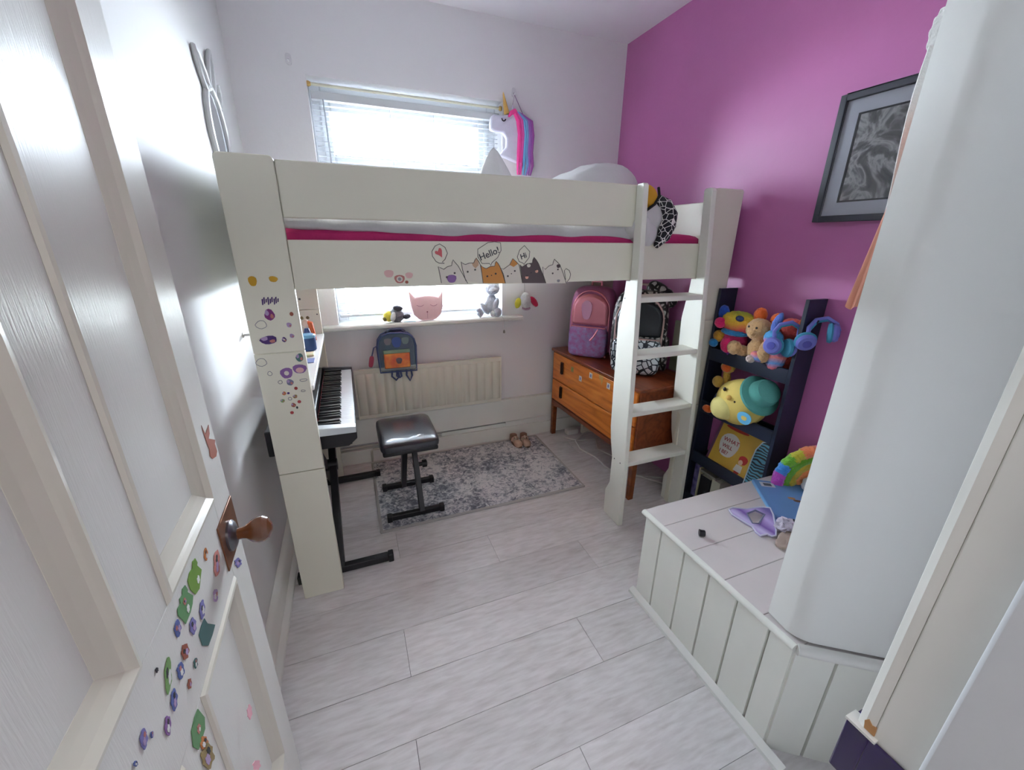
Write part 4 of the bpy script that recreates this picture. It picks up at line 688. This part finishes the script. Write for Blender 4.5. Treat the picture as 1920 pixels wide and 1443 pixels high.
P('forelock', TU([(1.03, 2.58, 2.14), (1.0, 2.575, 2.125), (.985, 2.575, 2.105)], [.012, .012, .006]), fab('mane_0', (236, 70, 150)), un)
P('cord', TU([(1.008, 2.60, 2.13), (1.033, 2.606, 2.225), (1.092, 2.60, 2.12)], .0018, 5), M('cord_violet', (130, 60, 130), .7), un)
def hook(x, z, label):
    t = T('wall_hook', (x, 2.62, z), label, 'hook', 'white adhesive hooks on the window wall')
    P('plate', PR(rrect(x-.013, x+.013, z-.024, z+.024, .010), 'y', 2.619, 2.6265), M('hook_white', (228, 224, 228), .3), t, bevel=.002)
    P('peg', TU([(x, 2.62, z-.006), (x, 2.604, z-.014), (x, 2.598, z-.006)], .0045), M('hook_white', (228, 224, 228), .3), t)
hook(1.033, 2.243, 'white hook holding the unicorn hanging'); hook(-.146, 2.243, 'empty white hook high on the wall left of the window')
rb = T('rabbit_mirror', (-.40, 2.1, 1.7), 'white rabbit-shaped mirror on the left wall above the bed', 'mirror')
rimw = M('mirror_rim', (206, 206, 206), .35)
body = ell(2.105, 1.80, .118, .152, 26)
P('rim', TU([(-.402, y, z) for y, z in body], .012, 8, True), rimw, rb)
P('glass', PR(ell(2.105, 1.80, .110, .144, 26), 'x', -.4095, -.400), M('mirror_silver', (200, 206, 212), .08, metal=1), rb)
for pts in ([(2.04, 1.925), (2.01, 1.96), (1.985, 2.00), (1.975, 2.04), (2.01, 2.035), (2.065, 1.99), (2.095, 1.945)], [(2.10, 1.945), (2.135, 2.01), (2.17, 2.065), (2.205, 2.10), (2.21, 2.05), (2.185, 1.985), (2.15, 1.93)]):
    P('ear', TU([(-.400, y, z) for y, z in pts], .009, 8, True), rimw, rb)
    P('ear_back', PR(pts, 'x', -.4095, -.404), M('ear_grey', (196, 196, 200), .4), rb)
P('paw', TU([(-.398, 2.19, 1.90), (-.398, 2.225, 1.93), (-.398, 2.235, 1.97), (-.398, 2.225, 1.995)], .010), rimw, rb)
wk = T('wall_peg', (-.40, 1.85, 1.05), 'small pale peg on the left wall beside the bed post', 'hook')
P('peg', LA([(.010, 0), (.010, .004), (.005, .006), (.005, .03), (.011, .034), (.011, .042), (.004, .045)], (XL, 1.85, 1.06), (1, 0, 0), 14), M('peg_grey', (180, 178, 172), .4), wk)
pf = T('framed_picture', (1.79, 1.0, 1.5), 'black-framed grey drawing with wide white mount on the purple wall', 'picture')
y0, y1, z0, z1 = .775, 1.199, 1.503, 1.936
P('frame', MB().box(1.772, 1.798, y0, y0+.022, z0, z1).box(1.772, 1.798, y1-.022, y1, z0, z1).box(1.772, 1.798, y0+.022, y1-.022, z0, z0+.022).box(1.772, 1.798, y0+.022, y1-.022, z1-.022, z1), M('frame_black', (44, 46, 56), .4), pf, bevel=.002)
P('mount', MB().box(1.786, 1.790, y0+.022, y0+.068, z0+.022, z1-.022).box(1.786, 1.790, y1-.068, y1-.022, z0+.022, z1-.022).box(1.786, 1.790, y0+.068, y1-.068, z0+.022, z0+.068).box(1.786, 1.790, y0+.068, y1-.068, z1-.068, z1-.022), M('mount_white', (206, 208, 220), .7), pf)
art, nt, p, mp = base('charcoal_drawing', .3)
n = nd(nt, 'ShaderNodeTexNoise'); n.inputs['Scale'].default_value = 9; n.inputs['Detail'].default_value = 6; n.inputs['Distortion'].default_value = 2.2; nt.links.new(mp.outputs[0], n.inputs['Vector'])
r_ = ramp(nt, n.outputs[0], [(.32, (58, 58, 64)), (.48, (110, 108, 110)), (.58, (190, 190, 192)), (.68, (110, 110, 114))]); nt.links.new(r_.outputs[0], p.inputs['Base Color'])
P('drawing', B(1.788, 1.791, y0+.066, y1-.066, z0+.066, z1-.066), art, pf)
P('drawing_border', MB().box(1.7868, 1.788, y0+.068, y0+.076, z0+.068, z1-.068).box(1.7868, 1.788, y1-.076, y1-.068, z0+.068, z1-.068).box(1.7868, 1.788, y0+.076, y1-.076, z0+.068, z0+.074).box(1.7868, 1.788, y0+.076, y1-.076, z1-.074, z1-.068), M('ink_border', (36, 36, 44), .5), pf)
P('glass', B(1.780, 1.782, y0+.022, y1-.022, z0+.022, z1-.022), glassm, pf)

# clothes hanging on the far side of the closet wall
pd = T('peach_dress', (1.14, .575, 1.28), 'peach coloured child dress hanging behind the closet wall', 'dress')
def skirt(u, v):
    a = 2*math.pi*u; w = .05+.055*(1-v); f = 1+.08*math.cos(7*a)*(1-v)
    return (1.142+w*f*math.cos(a), .573+(.012+.010*(1-v))*f*math.sin(a), 1.287+.30*v+.005*math.cos(5*a)*(1-v))
P('skirt', MB().grid(skirt, 49, 12), M('peach_cloth', (240, 172, 148), .85), pd, smooth=60)
P('bodice', SQ((1.142, .573, 1.62), (.048, .014, .06), (.6, .8)), M('peach_cloth', (240, 172, 148), .85), pd)
wl = T('lace_top', (1.16, .61, 1.5), 'white lace-edged garment hanging beside the closet wall', 'garment')
def lace(u, v):
    a = 2*math.pi*u; w = .075-.012*math.cos(5.0*v); return (1.204+w*math.cos(a), .611+.012*math.sin(a), 1.46+.38*v)
P('bodice', MB().grid(lace, 29, 10), M('lace_white', (236, 235, 232), .85, bump=.4, bs=120), wl, smooth=60)
for nm, cx, cz, rx, rz in (('scalloped_sleeve', 1.165, 1.815, .042, .050), ('scalloped_collar', 1.185, 1.925, .045, .045)):
    sc = [(cx+rx*math.cos(R(a))*(1+.05*math.cos(R(a*14))), cz+rz*math.sin(R(a))*(1+.05*math.cos(R(a*14)))) for a in range(0, 360, 5)]
    P(nm, PR(sc, 'y', .602, .618), M('lace_white', (236, 235, 232), .85), wl, bevel=.002)

# ------------------------------------------------------------------ bookcase with toys
bc = T('ladder_shelf', (1.74, 1.29, 0), 'narrow dark navy four-tier shelf against the purple wall', 'shelf')
BX0, BX1, BY0, BY1 = 1.685, 1.795, 1.072, 1.513
for y in (BY0, BY1-.016): P('upright', B(BX0, BX1, y, y+.016, 0, 1.213), navy, bc, bevel=.0015)
for zt in (.920, .632, .334, .062):
    t_ = P('tier_board', B(BX0+.012, BX1-.002, BY0+.016, BY1-.016, zt-.062, zt-.050), navy, bc)
    P('front_lip', B(BX0, BX0+.012, BY0+.016, BY1-.016, zt-.064, zt), navy, bc, bevel=.0015)
    P('back_lip', B(BX1-.012, BX1, BY0+.016, BY1-.016, zt-.05, zt-.02), navy, bc)
rbw = rainbow('rainbow_fur', 2, [(200, 50, 130), (110, 60, 160), (206, 50, 120), (214, 60, 110), (226, 60, 120), (224, 90, 90), (228, 170, 60), (222, 196, 60), (130, 176, 70)], scale=3.9, off=-.06)
OFFZ = .88
rp = plush('rainbow_plush', (1.72, 1.41, .88), 'fluffy rainbow plush animal with blue and orange ears on the top tier', 'plush toy', [
    ('body', (1.725, 1.405, .955), (.05, .062, .078), (0, 0, 0), rbw), ('head', (1.715, 1.39, 1.065), (.055, .092, .052), (0, 0, 0), rbw), ('collar', (1.712, 1.395, 1.018), (.054, .070, .020), (0, 0, 0), fur('fur_cyan', (40, 140, 206))),
    ('ear', (1.715, 1.488, 1.098), (.022, .030, .036), (0, 0, 0), fur('fur_blue', (40, 90, 190))), ('ear', (1.72, 1.293, 1.115), (.022, .030, .034), (0, 0, 0), fur('fur_orange', (226, 100, 30))),
    ('belly', (1.682, 1.405, .955), (.020, .036, .038), (0, 0, 0), fur('fur_pink', (232, 30, 110))), ('arm', (1.69, 1.468, .985), (.020, .030, .028), (30, 0, 0), fur('fur_amber', (216, 160, 50))), ('paw', (1.672, 1.477, .950), (.018, .024, .020), (0, 0, 0), fur('fur_cyan', (40, 140, 206))), ('cheek', (1.668, 1.455, 1.055), (.018, .030, .026), (0, 0, 0), fur('fur_pink', (232, 30, 110)))])
P('eye', SQ((1.668, 1.352, 1.092), (.010, .022, .014)), M('eye_blue', (30, 50, 100), .2), rp)
tan = fur('tan_fur', (196, 156, 108))
tb = plush('teddy_bear', (1.71, 1.27, .88), 'small tan teddy bear sitting on the top tier between brighter toys', 'plush toy', [
    ('body', (1.715, 1.262, .96), (.045, .05, .062), (0, 0, 0), tan), ('head', (1.700, 1.270, 1.055), (.045, .056, .050), (0, 0, 0), tan), ('muzzle', (1.660, 1.270, 1.043), (.016, .024, .018), (0, 0, 0), tan),
    ('foot', (1.665, 1.348, .956), (.024, .036, .033), (0, 0, 0), tan), ('leg', (1.69, 1.325, .945), (.03, .035, .025), (0, 0, 0), tan), ('foot', (1.668, 1.20, .955), (.024, .030, .032), (0, 0, 0), tan), ('arm', (1.69, 1.215, .985), (.02, .022, .045), (20, 0, 0), tan)])
for y in (1.252, 1.290): P('eye', SQ((1.658, y, 1.068), (.004, .005, .005)), M('eye_dark', (30, 20, 16), .2), tb)
mk = plush('orange_eared_plush', (1.745, 1.15, .88), 'red and orange round-eared plush half hidden behind the patchwork toy', 'plush toy', [
    ('body', (1.755, 1.165, .97), (.03, .05, .08), (0, 0, 0), fur('fur_coral', (214, 80, 70))), ('head', (1.75, 1.16, 1.075), (.034, .06, .045), (0, 0, 0), fur('fur_coral', (214, 80, 70))), ('ear', (1.735, 1.222, 1.100), (.016, .030, .034), (0, 0, 0), fur('fur_orange', (226, 100, 30))), ('ear', (1.745, 1.110, 1.105), (.014, .022, .028), (0, 0, 0), fur('fur_orange', (226, 100, 30)))])
pch = rainbow('patchwork_fur', 2, [(60, 120, 190), (220, 110, 120), (90, 150, 210), (226, 130, 120), (70, 100, 190), (230, 90, 130), (80, 150, 200)], scale=6.0, off=-.05, bump=.4)
plush('patchwork_plush', (1.69, 1.18, .88), 'blue and pink patchwork plush with a tall ear on the top tier', 'plush toy', [
    ('body', (1.70, 1.165, .955), (.035, .042, .062), (0, 0, 0), pch), ('head', (1.682, 1.182, 1.035), (.032, .040, .036), (0, 0, 0), pch), ('ear', (1.680, 1.180, 1.105), (.012, .018, .045), (18, 0, 0), fur('fur_periw', (80, 110, 190))), ('leg', (1.660, 1.222, .945), (.02, .032, .020), (25, 0, 0), pch), ('foot', (1.645, 1.240, .932), (.018, .020, .018), (0, 0, 0), fur('fur_greige', (196, 176, 166)))])
lil = M('headphone_lilac', (106, 112, 190), .4); tealc = M('headphone_teal', (60, 140, 170), .7)
def phones(loc, label, cups, band):
    t = T('headphones', loc, label, 'headphones')
    for c, ax in cups:
        c = Vector(c); ax = Vector(ax).normalized()
        k_ = P('ear_cup', LA([(.012, 0), (.030, .002), (.036, .012), (.034, .020)], c, -ax, 24), lil, t)
        P('cushion', LA([(.034, .0), (.040, .006), (.036, .016), (.018, .018)], c-ax*.020, -ax, 24), tealc, t)
        P('cap_ring', LA([(.016, 0), (.016, .002), (.010, .003)], c, ax, 18), M('headphone_ring', (80, 84, 170), .3), t)
    P('headband', TU(band, .008, 8), lil, t); P('band_pad', TU([Vector(q)+Vector((.004, -.002, -.007)) for q in band[1:-1]], .007, 8), tealc, t)
    return t
phones((1.66, 1.15, .93), 'lilac blue headphones resting on the toys of the top tier', [((1.628, 1.148, 1.015), (-1, -.25, .1)), ((1.705, 1.100, 1.01), (.9, -.4, 0))], [(1.652, 1.156, 1.04), (1.645, 1.158, 1.075), (1.652, 1.145, 1.105), (1.675, 1.115, 1.118), (1.70, 1.095, 1.10), (1.715, 1.098, 1.03)])
ph = phones((1.72, 1.0, 1.0), 'lilac blue headphones hanging on the outside of the navy shelf', [((1.665, 1.028, 1.045), (-.55, -.75, -.35)), ((1.752, .975, 1.095), (.55, -.8, .1))], [(1.685, 1.045, 1.065), (1.700, 1.060, 1.105), (1.725, 1.055, 1.135), (1.752, 1.030, 1.145), (1.768, 1.0, 1.125), (1.765, .985, 1.10)])
P('hook', TU([(1.725, 1.072, 1.12), (1.725, 1.05, 1.12), (1.725, 1.045, 1.135)], .004), navy, ph)
# second tier
yel = fab('plush_butter', (226, 200, 108)); 
ck = T('round_plush', (1.70, 1.28, .582), 'round yellow plush with teal hat and blue tag on the second tier', 'plush toy')
P('body', SQ((1.705, 1.285, .697), (.078, .125, .112), (.9, .9), (-24, 0, 0), nu=32, nv=20), yel, ck)
P('belly', SQ((1.652, 1.335, .655), (.040, .066, .058), (.9, .9), (-10, 0, 0)), fab('plush_cream', (226, 214, 136)), ck)
P('snout', SQ((1.624, 1.292, .728), (.010, .013, .012)), fab('plush_apricot', (226, 180, 96)), ck)
for y, z in ((1.331, .757), (1.262, .716)): P('eye', SQ((1.634, y, z), (.006, .009, .010)), M('eye_brown', (40, 26, 20), .2), ck)
tl = fab('hat_teal', (92, 170, 160))
hx = Vector((-.16, -.78, .60)).normalized()
P('hat_brim', LA([(.02, .0), (.088, -.010), (.096, -.006), (.092, .002), (.06, .012), (.02, .014)], (1.692, 1.190, .768), hx, 28), tl, ck)
P('hat_crown', LA([(.064, 0), (.062, .03), (.054, .052), (.030, .062), (.001, .064)], (1.690, 1.185, .774), hx, 28), tl, ck)
P('tag', PR(ell(1.185, .668, .036, .030, 16, .04), 'x', 1.612, 1.615), M('tag_blue', (100, 180, 220), .5), ck)
P('tag_motif', PR(ell(1.185, .668, .015, .012, 8, .15), 'x', 1.6108, 1.6122), M('tag_yellow', (230, 200, 110), .5), ck)
plush('giraffe_plush', (1.74, 1.42, .582), 'small yellow and orange plush peeking from behind the round yellow toy', 'plush toy', [
    ('body', (1.745, 1.43, .64), (.035, .04, .055), (0, 0, 0), fur('fur_navy', (30, 60, 120))), ('arm', (1.70, 1.432, .755), (.02, .03, .03), (0, 0, 0), fur('fur_mustard', (206, 164, 70))), ('neck', (1.725, 1.405, .78), (.018, .018, .055), (-15, 0, 0), fur('fur_mustard', (206, 164, 70))), ('head', (1.715, 1.402, .838), (.026, .036, .028), (0, 0, 0), fur('fur_mustard', (206, 164, 70))), ('face', (1.695, 1.395, .838), (.016, .026, .020), (0, 0, 0), fur('fur_orange', (226, 100, 30))), ('foot', (1.685, 1.45, .60), (.02, .03, .02), (0, 0, 0), fur('fur_orange', (226, 100, 30)))])
# third tier
lm = Matrix(((-.0, -.28, -.96), (-1, 0, 0), (0, .96, -.28)))
bo = T('picture_book', (1.71, 1.30, .286), 'yellow picture book with cloud title leaning on the third tier', 'book', local=True)
def lean(y, s, o=0):      # y world, s along the leaning cover, o outwards from the cover
    a = R(19); return (1.704+math.sin(a)*s-math.cos(a)*o-1.71, y-1.30, .296+math.cos(a)*s+math.sin(a)*o-.286)
def leanbox(ya, yb, s0, s1, o0, o1):
    v = [lean(y, s, o) for o in (o0, o1) for y, s in ((ya, s0), (yb, s0), (yb, s1), (ya, s1))]
    return MB().add(v, [(0, 1, 2, 3), (7, 6, 5, 4), (0, 4, 5, 1), (1, 5, 6, 2), (2, 6, 7, 3), (3, 7, 4, 0)])
def leanpoly(pts, o0, o1):
    n = len(pts); return MB().add([lean(y, s, o) for o in (o0, o1) for y, s in pts], [tuple(range(n)), tuple(range(2*n-1, n-1, -1))]+[(i, (i+1) % n, n+(i+1) % n, n+i) for i in range(n)])
P('pages', leanbox(1.185, 1.424, .003, .257, -.010, -.001), M('paper_white', (226, 222, 206), .8), bo)
cv = P('cover', leanbox(1.18, 1.415, 0, .26, -.001, .001), M('cover_yellow', (214, 172, 70), .45, vary=.08, vs=10), bo)
P('spine', leanbox(1.415, 1.430, 0, .26, -.012, .001), M('spine_purple', (110, 70, 100), .5), bo)
P('title_cloud', leanpoly(ell(1.335, .140, .055, .068, 20, .07), .001, .0014), M('cloud_white', (226, 222, 216), .6), cv, smooth=0)
P('red_brush_mark', leanpoly(ell(1.325, .232, .068, .010, 14), .001, .0014), M('mark_red', (190, 60, 50), .6), cv, smooth=0)
P('child_hair', leanpoly(ell(1.232, .105, .024, .024, 14, .06), .001, .0016), M('hair_red', (190, 50, 46), .6), cv, smooth=0)
P('child_face', leanpoly(ell(1.240, .090, .012, .014, 12), .0014, .0018), M('skin_print', (226, 190, 160), .6), cv, smooth=0)
P('child_shirt', leanpoly([(1.222, .075), (1.256, .075), (1.262, .04), (1.218, .04)], .001, .0015), M('cloud_white', (226, 222, 216), .6), cv, smooth=0)
P('child_legs', leanpoly([(1.226, .04), (1.254, .04), (1.25, .012), (1.23, .012)], .001, .0015), M('mark_red', (190, 60, 50), .6), cv, smooth=0)
a_ = R(19)
bm_ = lambda y, s: Matrix(((0, math.sin(a_), -math.cos(a_), lean(y, s, .0016)[0]), (-1, 0, 0, lean(y, s, .0016)[1]), (0, math.cos(a_), math.sin(a_), lean(y, s, .0016)[2]), (0, 0, 0, 1)))
for s_, y_, sz, w_ in (('WHAT', 1.376, .030, .155), ('WILL', 1.370, .027, .122), ('I BE?', 1.374, .027, .090)):
    text(s_, sz, M('title_red', (170, 50, 60), .6), 'title', cv, bm_(y_, w_))
tz, nt, p, mp = base('zebra_teal', .5)
wv = nd(nt, 'ShaderNodeTexWave'); wv.wave_type = 'BANDS'; wv.bands_direction = 'Z'; wv.inputs['Scale'].default_value = 22; wv.inputs['Distortion'].default_value = 7; wv.inputs['Detail'].default_value = 1; nt.links.new(mp.outputs[0], wv.inputs['Vector'])
r_ = ramp(nt, wv.outputs[0], [(.46, (18, 26, 34)), (.54, (84, 150, 176))]); nt.links.new(r_.outputs[0], p.inputs['Base Color'])
zc_ = T('striped_case', (1.71, 1.30, .286), 'teal and black zebra-striped rounded case beside the picture book', 'case', local=True)
zp = [(1.165, 0), (1.170, .06), (1.178, .13), (1.180, .19), (1.165, .235), (1.135, .252), (1.11, .245), (1.094, .215), (1.092, .10), (1.096, 0)]
P('shell', leanpoly(zp, .008, .03), tz, zc_, bevel=.004)
P('edge_piping', TU([lean(y, s, .031) for y, s in zp], .0028, 6, True), M('piping_pale', (190, 206, 214), .4), zc_)
# bottom tier
def book(y0, y1, h, mt, label, x0=1.70, x1=1.78):
    t = T('book', ((x0+x1)/2, (y0+y1)/2, .0125), label, 'book', 'books on the bottom tier')
    P('cover', MB().box(x0, x1, y0, y0+.002, .0125, .0125+h).box(x0, x1, y1-.002, y1, .0125, .0125+h).box(x0, x0+.002, y0+.002, y1-.002, .0125, .0125+h), mt, t)
    P('pages', B(x0+.004, x1-.002, y0+.002, y1-.002, .0145, .0105+h), M('paper_white', (226, 222, 206), .8), t)
book(1.445, 1.475, .245, M('cover_violet', (64, 52, 110), .4, rgb2=(130, 120, 170), vary=.1, vs=25), 'purple patterned book at the left of the bottom tier')
book(1.436, 1.443, .235, M('cover_pale', (206, 200, 160), .4), 'thin cream-spined book beside the purple one on the bottom tier')
book(1.36, 1.428, .20, M('cover_dark', (34, 34, 38), .4), 'thick dark book on the bottom tier'); book(1.30, 1.352, .215, M('cover_cream', (196, 194, 176), .4), 'cream book right of the dark one on the bottom tier')
A('book', B(1.695, 1.785, 1.33, 1.432, .232, .244), M('cover_taupe', (150, 146, 136), .5), 'flat grey book lying across the upright books of the bottom tier', 'book')

# ------------------------------------------------------------------ on the ledge
rc = T('rainbow_cushion', (1.67, .95, .42), 'fluffy rainbow arch cushion with white cloud on the ledge', 'cushion')
cx_, cy_, cz_ = 1.765, .935, .450
def arcp(r, a0, a1, n=9): return [(cx_-r*math.cos(R(a0+(a1-a0)*i/n))*.80, cy_+r*math.cos(R(a0+(a1-a0)*i/n))*.38+.0, cz_+r*math.sin(R(a0+(a1-a0)*i/n))*.98) for i in range(n+1)]
cols = [(200, 80, 200), (70, 150, 230), (120, 190, 60), (206, 200, 60), (240, 140, 90), (230, 90, 170), (60, 150, 210)]
def fuzz(mb, s=.006):
    mb.v = [(x+s*nz(x*90, y*90, z*90), y+s*nz(x*90, y*90, z*90+7), z+s*nz(x*90+5, y*90, z*90)) for x, y, z in mb.v]; return mb
ed = [-6, 14, 30, 46, 62, 84, 106, 122]
for i, c in enumerate(cols): P('outer_band', fuzz(TU(arcp(.150, ed[i], ed[i+1]+2), .024, 12)), fur('rb_%d' % i, c), rc)
for r_, c in ((.116, (110, 180, 50)), (.088, (200, 180, 60)), (.060, (240, 150, 90))):
    P('inner_band', fuzz(TU(arcp(r_, -8, 122, 16), .021, 12)), fur('rb_in_%d' % c[0], c), rc)
P('cloud', fuzz(SQ((1.735, .885, .462), (.06, .055, .040), nu=24, nv=14), .008), wht, rc)
bb_ = T('blue_book', (1.573, 1.052, .4205), 'pale blue hardback lying flat on the ledge', 'book', rz=math.atan2(-.565, .825), local=True)
P('cover', B(0, .25, -.312, 0, .012, .0145), M('cover_blue', (104, 148, 200), .45, vary=.05, vs=5), bb_, bevel=.001)
P('back_cover', B(0, .25, -.312, 0, 0, .0025), M('cover_blue', (104, 148, 200), .45), bb_, bevel=.001)
P('pages', B(.004, .246, -.308, -.004, .0025, .012), M('paper_white', (226, 222, 206), .8), bb_)
P('spine', B(-.003, .002, -.312, 0, 0, .0145), M('spine_blue', (120, 180, 230), .4), bb_, bevel=.001)
lb_ = P('label', B(.02, .075, -.05, -.015, .0145, .0149), M('label_white', (214, 216, 220), .6), bb_)
P('label_bars', B(.032, .063, -.043, -.022, .0149, .0152), M('label_grey', (90, 96, 104), .6), lb_)
for x, y, c in ((.11, -.12, (170, 130, 90)), (.125, -.135, (110, 80, 60)), (.165, -.105, (190, 140, 120)), (.19, -.112, (120, 80, 70))): P('cover_picture', PR(ell(x, y, .014, .010, 10, .15), 'z', .0145, .0148), M('pic_%d' % c[0], c, .6), bb_)
mkp = [(1.3, .934), (1.321, .938), (1.343, .926), (1.366, .909), (1.392, .894), (1.412, .878), (1.425, .86), (1.409, .834), (1.362, .782), (1.333, .761), (1.315, .763), (1.311, .778), (1.281, .781), (1.284, .803), (1.297, .827), (1.293, .848), (1.29, .874), (1.286, .907)]
mkh = [(1.344, .89), (1.383, .886), (1.389, .852), (1.336, .831), (1.313, .84)]
ms = T('butterfly_mask', (1.33, .85, .42), 'purple and white butterfly dress-up mask on the ledge', 'mask')
zf = lambda x, y: .4225+max(0, (x-1.36))*.40
pm = rainbow('mask_lilac', 0, [(150, 120, 200), (206, 196, 232), (120, 90, 170), (190, 170, 222), (110, 100, 160)], scale=7, off=.35, bump=.2)
hc = Vector((1.352, .862)); hr = []
for x, y in mkp:
    best = min(mkh, key=lambda h: -((Vector(h)-hc).normalized().dot((Vector((x, y))-hc).normalized()))); hr.append(best)
n_ = len(mkp); vs = [(x, y, zf(x, y)) for x, y in mkp]+[(x, y, zf(x, y)) for x, y in hr]+[(x, y, zf(x, y)+.006) for x, y in mkp]+[(x, y, zf(x, y)+.006) for x, y in hr]
fs = []
for i in range(n_):
    j = (i+1) % n_; fs += [(i, j, n_+j, n_+i), (2*n_+i, 3*n_+i, 3*n_+j, 2*n_+j), (i, 2*n_+i, 2*n_+j, j)]
    if hr[i] != hr[j]: fs.append((n_+i, n_+j, 3*n_+j, 3*n_+i))
P('wings', MB().add(vs, fs), pm, ms)
P('silver_edge', TU([(x, y, zf(x, y)+.006) for x, y in mkp], .003, 6, True), M('edge_silver', (206, 206, 226), .3), ms)
P('eye_edge', TU([(x, y, zf(x, y)+.006) for x, y in mkh], .003, 6, True), M('edge_slate', (110, 116, 140), .3), ms)
pp = T('pompom_band', (1.385, .765, .42), 'fluffy white and lilac pompom hair band on the ledge', 'hair band')
P('pompom', fuzz(SQ((1.388, .772, .447), (.026, .026, .024), nu=24, nv=16), .018), fur('pom_lilac', (214, 206, 222)), pp)
P('band', TU([(1.41, .795, .446), (1.435, .775, .455), (1.46, .75, .45)], .006), M('band_navy', (30, 32, 48), .5), pp)
A('cloth_scrap', fuzz(SQ((1.345, .735, .428), (.065, .022, .008), (.6, .8), (0, 0, 20), nu=28, nv=12), .004), M('cloth_beige', (176, 158, 146), .9), 'crumpled beige cloth on the ledge below the mask', 'cloth')
kn = T('black_cap', (1.09, .863, .42), 'small black cap lying on the ledge', 'cap', rz=R(-35), local=True)
P('cap', LA([(.010, 0), (.0115, .002), (.0115, .017), (.010, .019), (.002, .020)], (-.010, 0, .0118), (1, 0, 0), 18), black, kn); P('rim', LA([(.0122, 0), (.0122, .003)], (-.011, 0, .0122), (1, 0, 0), 18), black, kn)

# ------------------------------------------------------------------ toys on the bed shelf
tt = T('toy_tub', (-.205, 2.12, .921), 'round blue toy tub on the shelf of the bed', 'toy')
P('tub', LA([(.030, 0), (.034, .004), (.035, .055), (.033, .062)], (-.208, 2.10, .921), (0, 0, 1), 24), M('tub_blue', (40, 70, 120), .35), tt)
P('lid', LA([(.036, 0), (.036, .010), (.030, .014)], (-.208, 2.10, .983), (0, 0, 1), 24), M('lid_sky', (120, 180, 216), .35), tt)
tf = T('toy_figure', (-.215, 2.19, .921), 'orange and blue toy figure standing behind the blue tub', 'toy')
P('body', LA([(.018, 0), (.020, .03), (.014, .07), (.010, .085)], (-.215, 2.20, .921), (0, 0, 1), 14), M('toy_blue', (60, 80, 130), .4), tf)
P('hair', TU([(-.212, 2.20, 1.035), (-.195, 2.195, 1.03), (-.188, 2.195, .99), (-.182, 2.195, .945)], [.012, .014, .010, .005]), M('toy_orange', (220, 100, 50), .5), tf)
P('head', SQ((-.216, 2.20, 1.03), (.018, .018, .020)), M('toy_skin', (226, 200, 180), .5), tf)
P('ears', MB().sq((-.228, 2.20, 1.058), (.008, .006, .008)).sq((-.202, 2.20, 1.058), (.008, .006, .008)), M('toy_brown', (110, 90, 50), .5), tf)
A('toy_card', B(-.235, -.175, 1.86, 1.93, .9212, .924), M('card_violet', (100, 110, 160), .5), 'small blue card lying on the shelf of the bed', 'card')
A('toy_tray', B(-.225, -.180, 1.97, 2.03, .9212, .930), M('tray_pink', (226, 150, 160), .5, rgb2=(190, 220, 160), vs=30), 'small pink and green toy tray on the shelf of the bed', 'toy', bevel=.003)
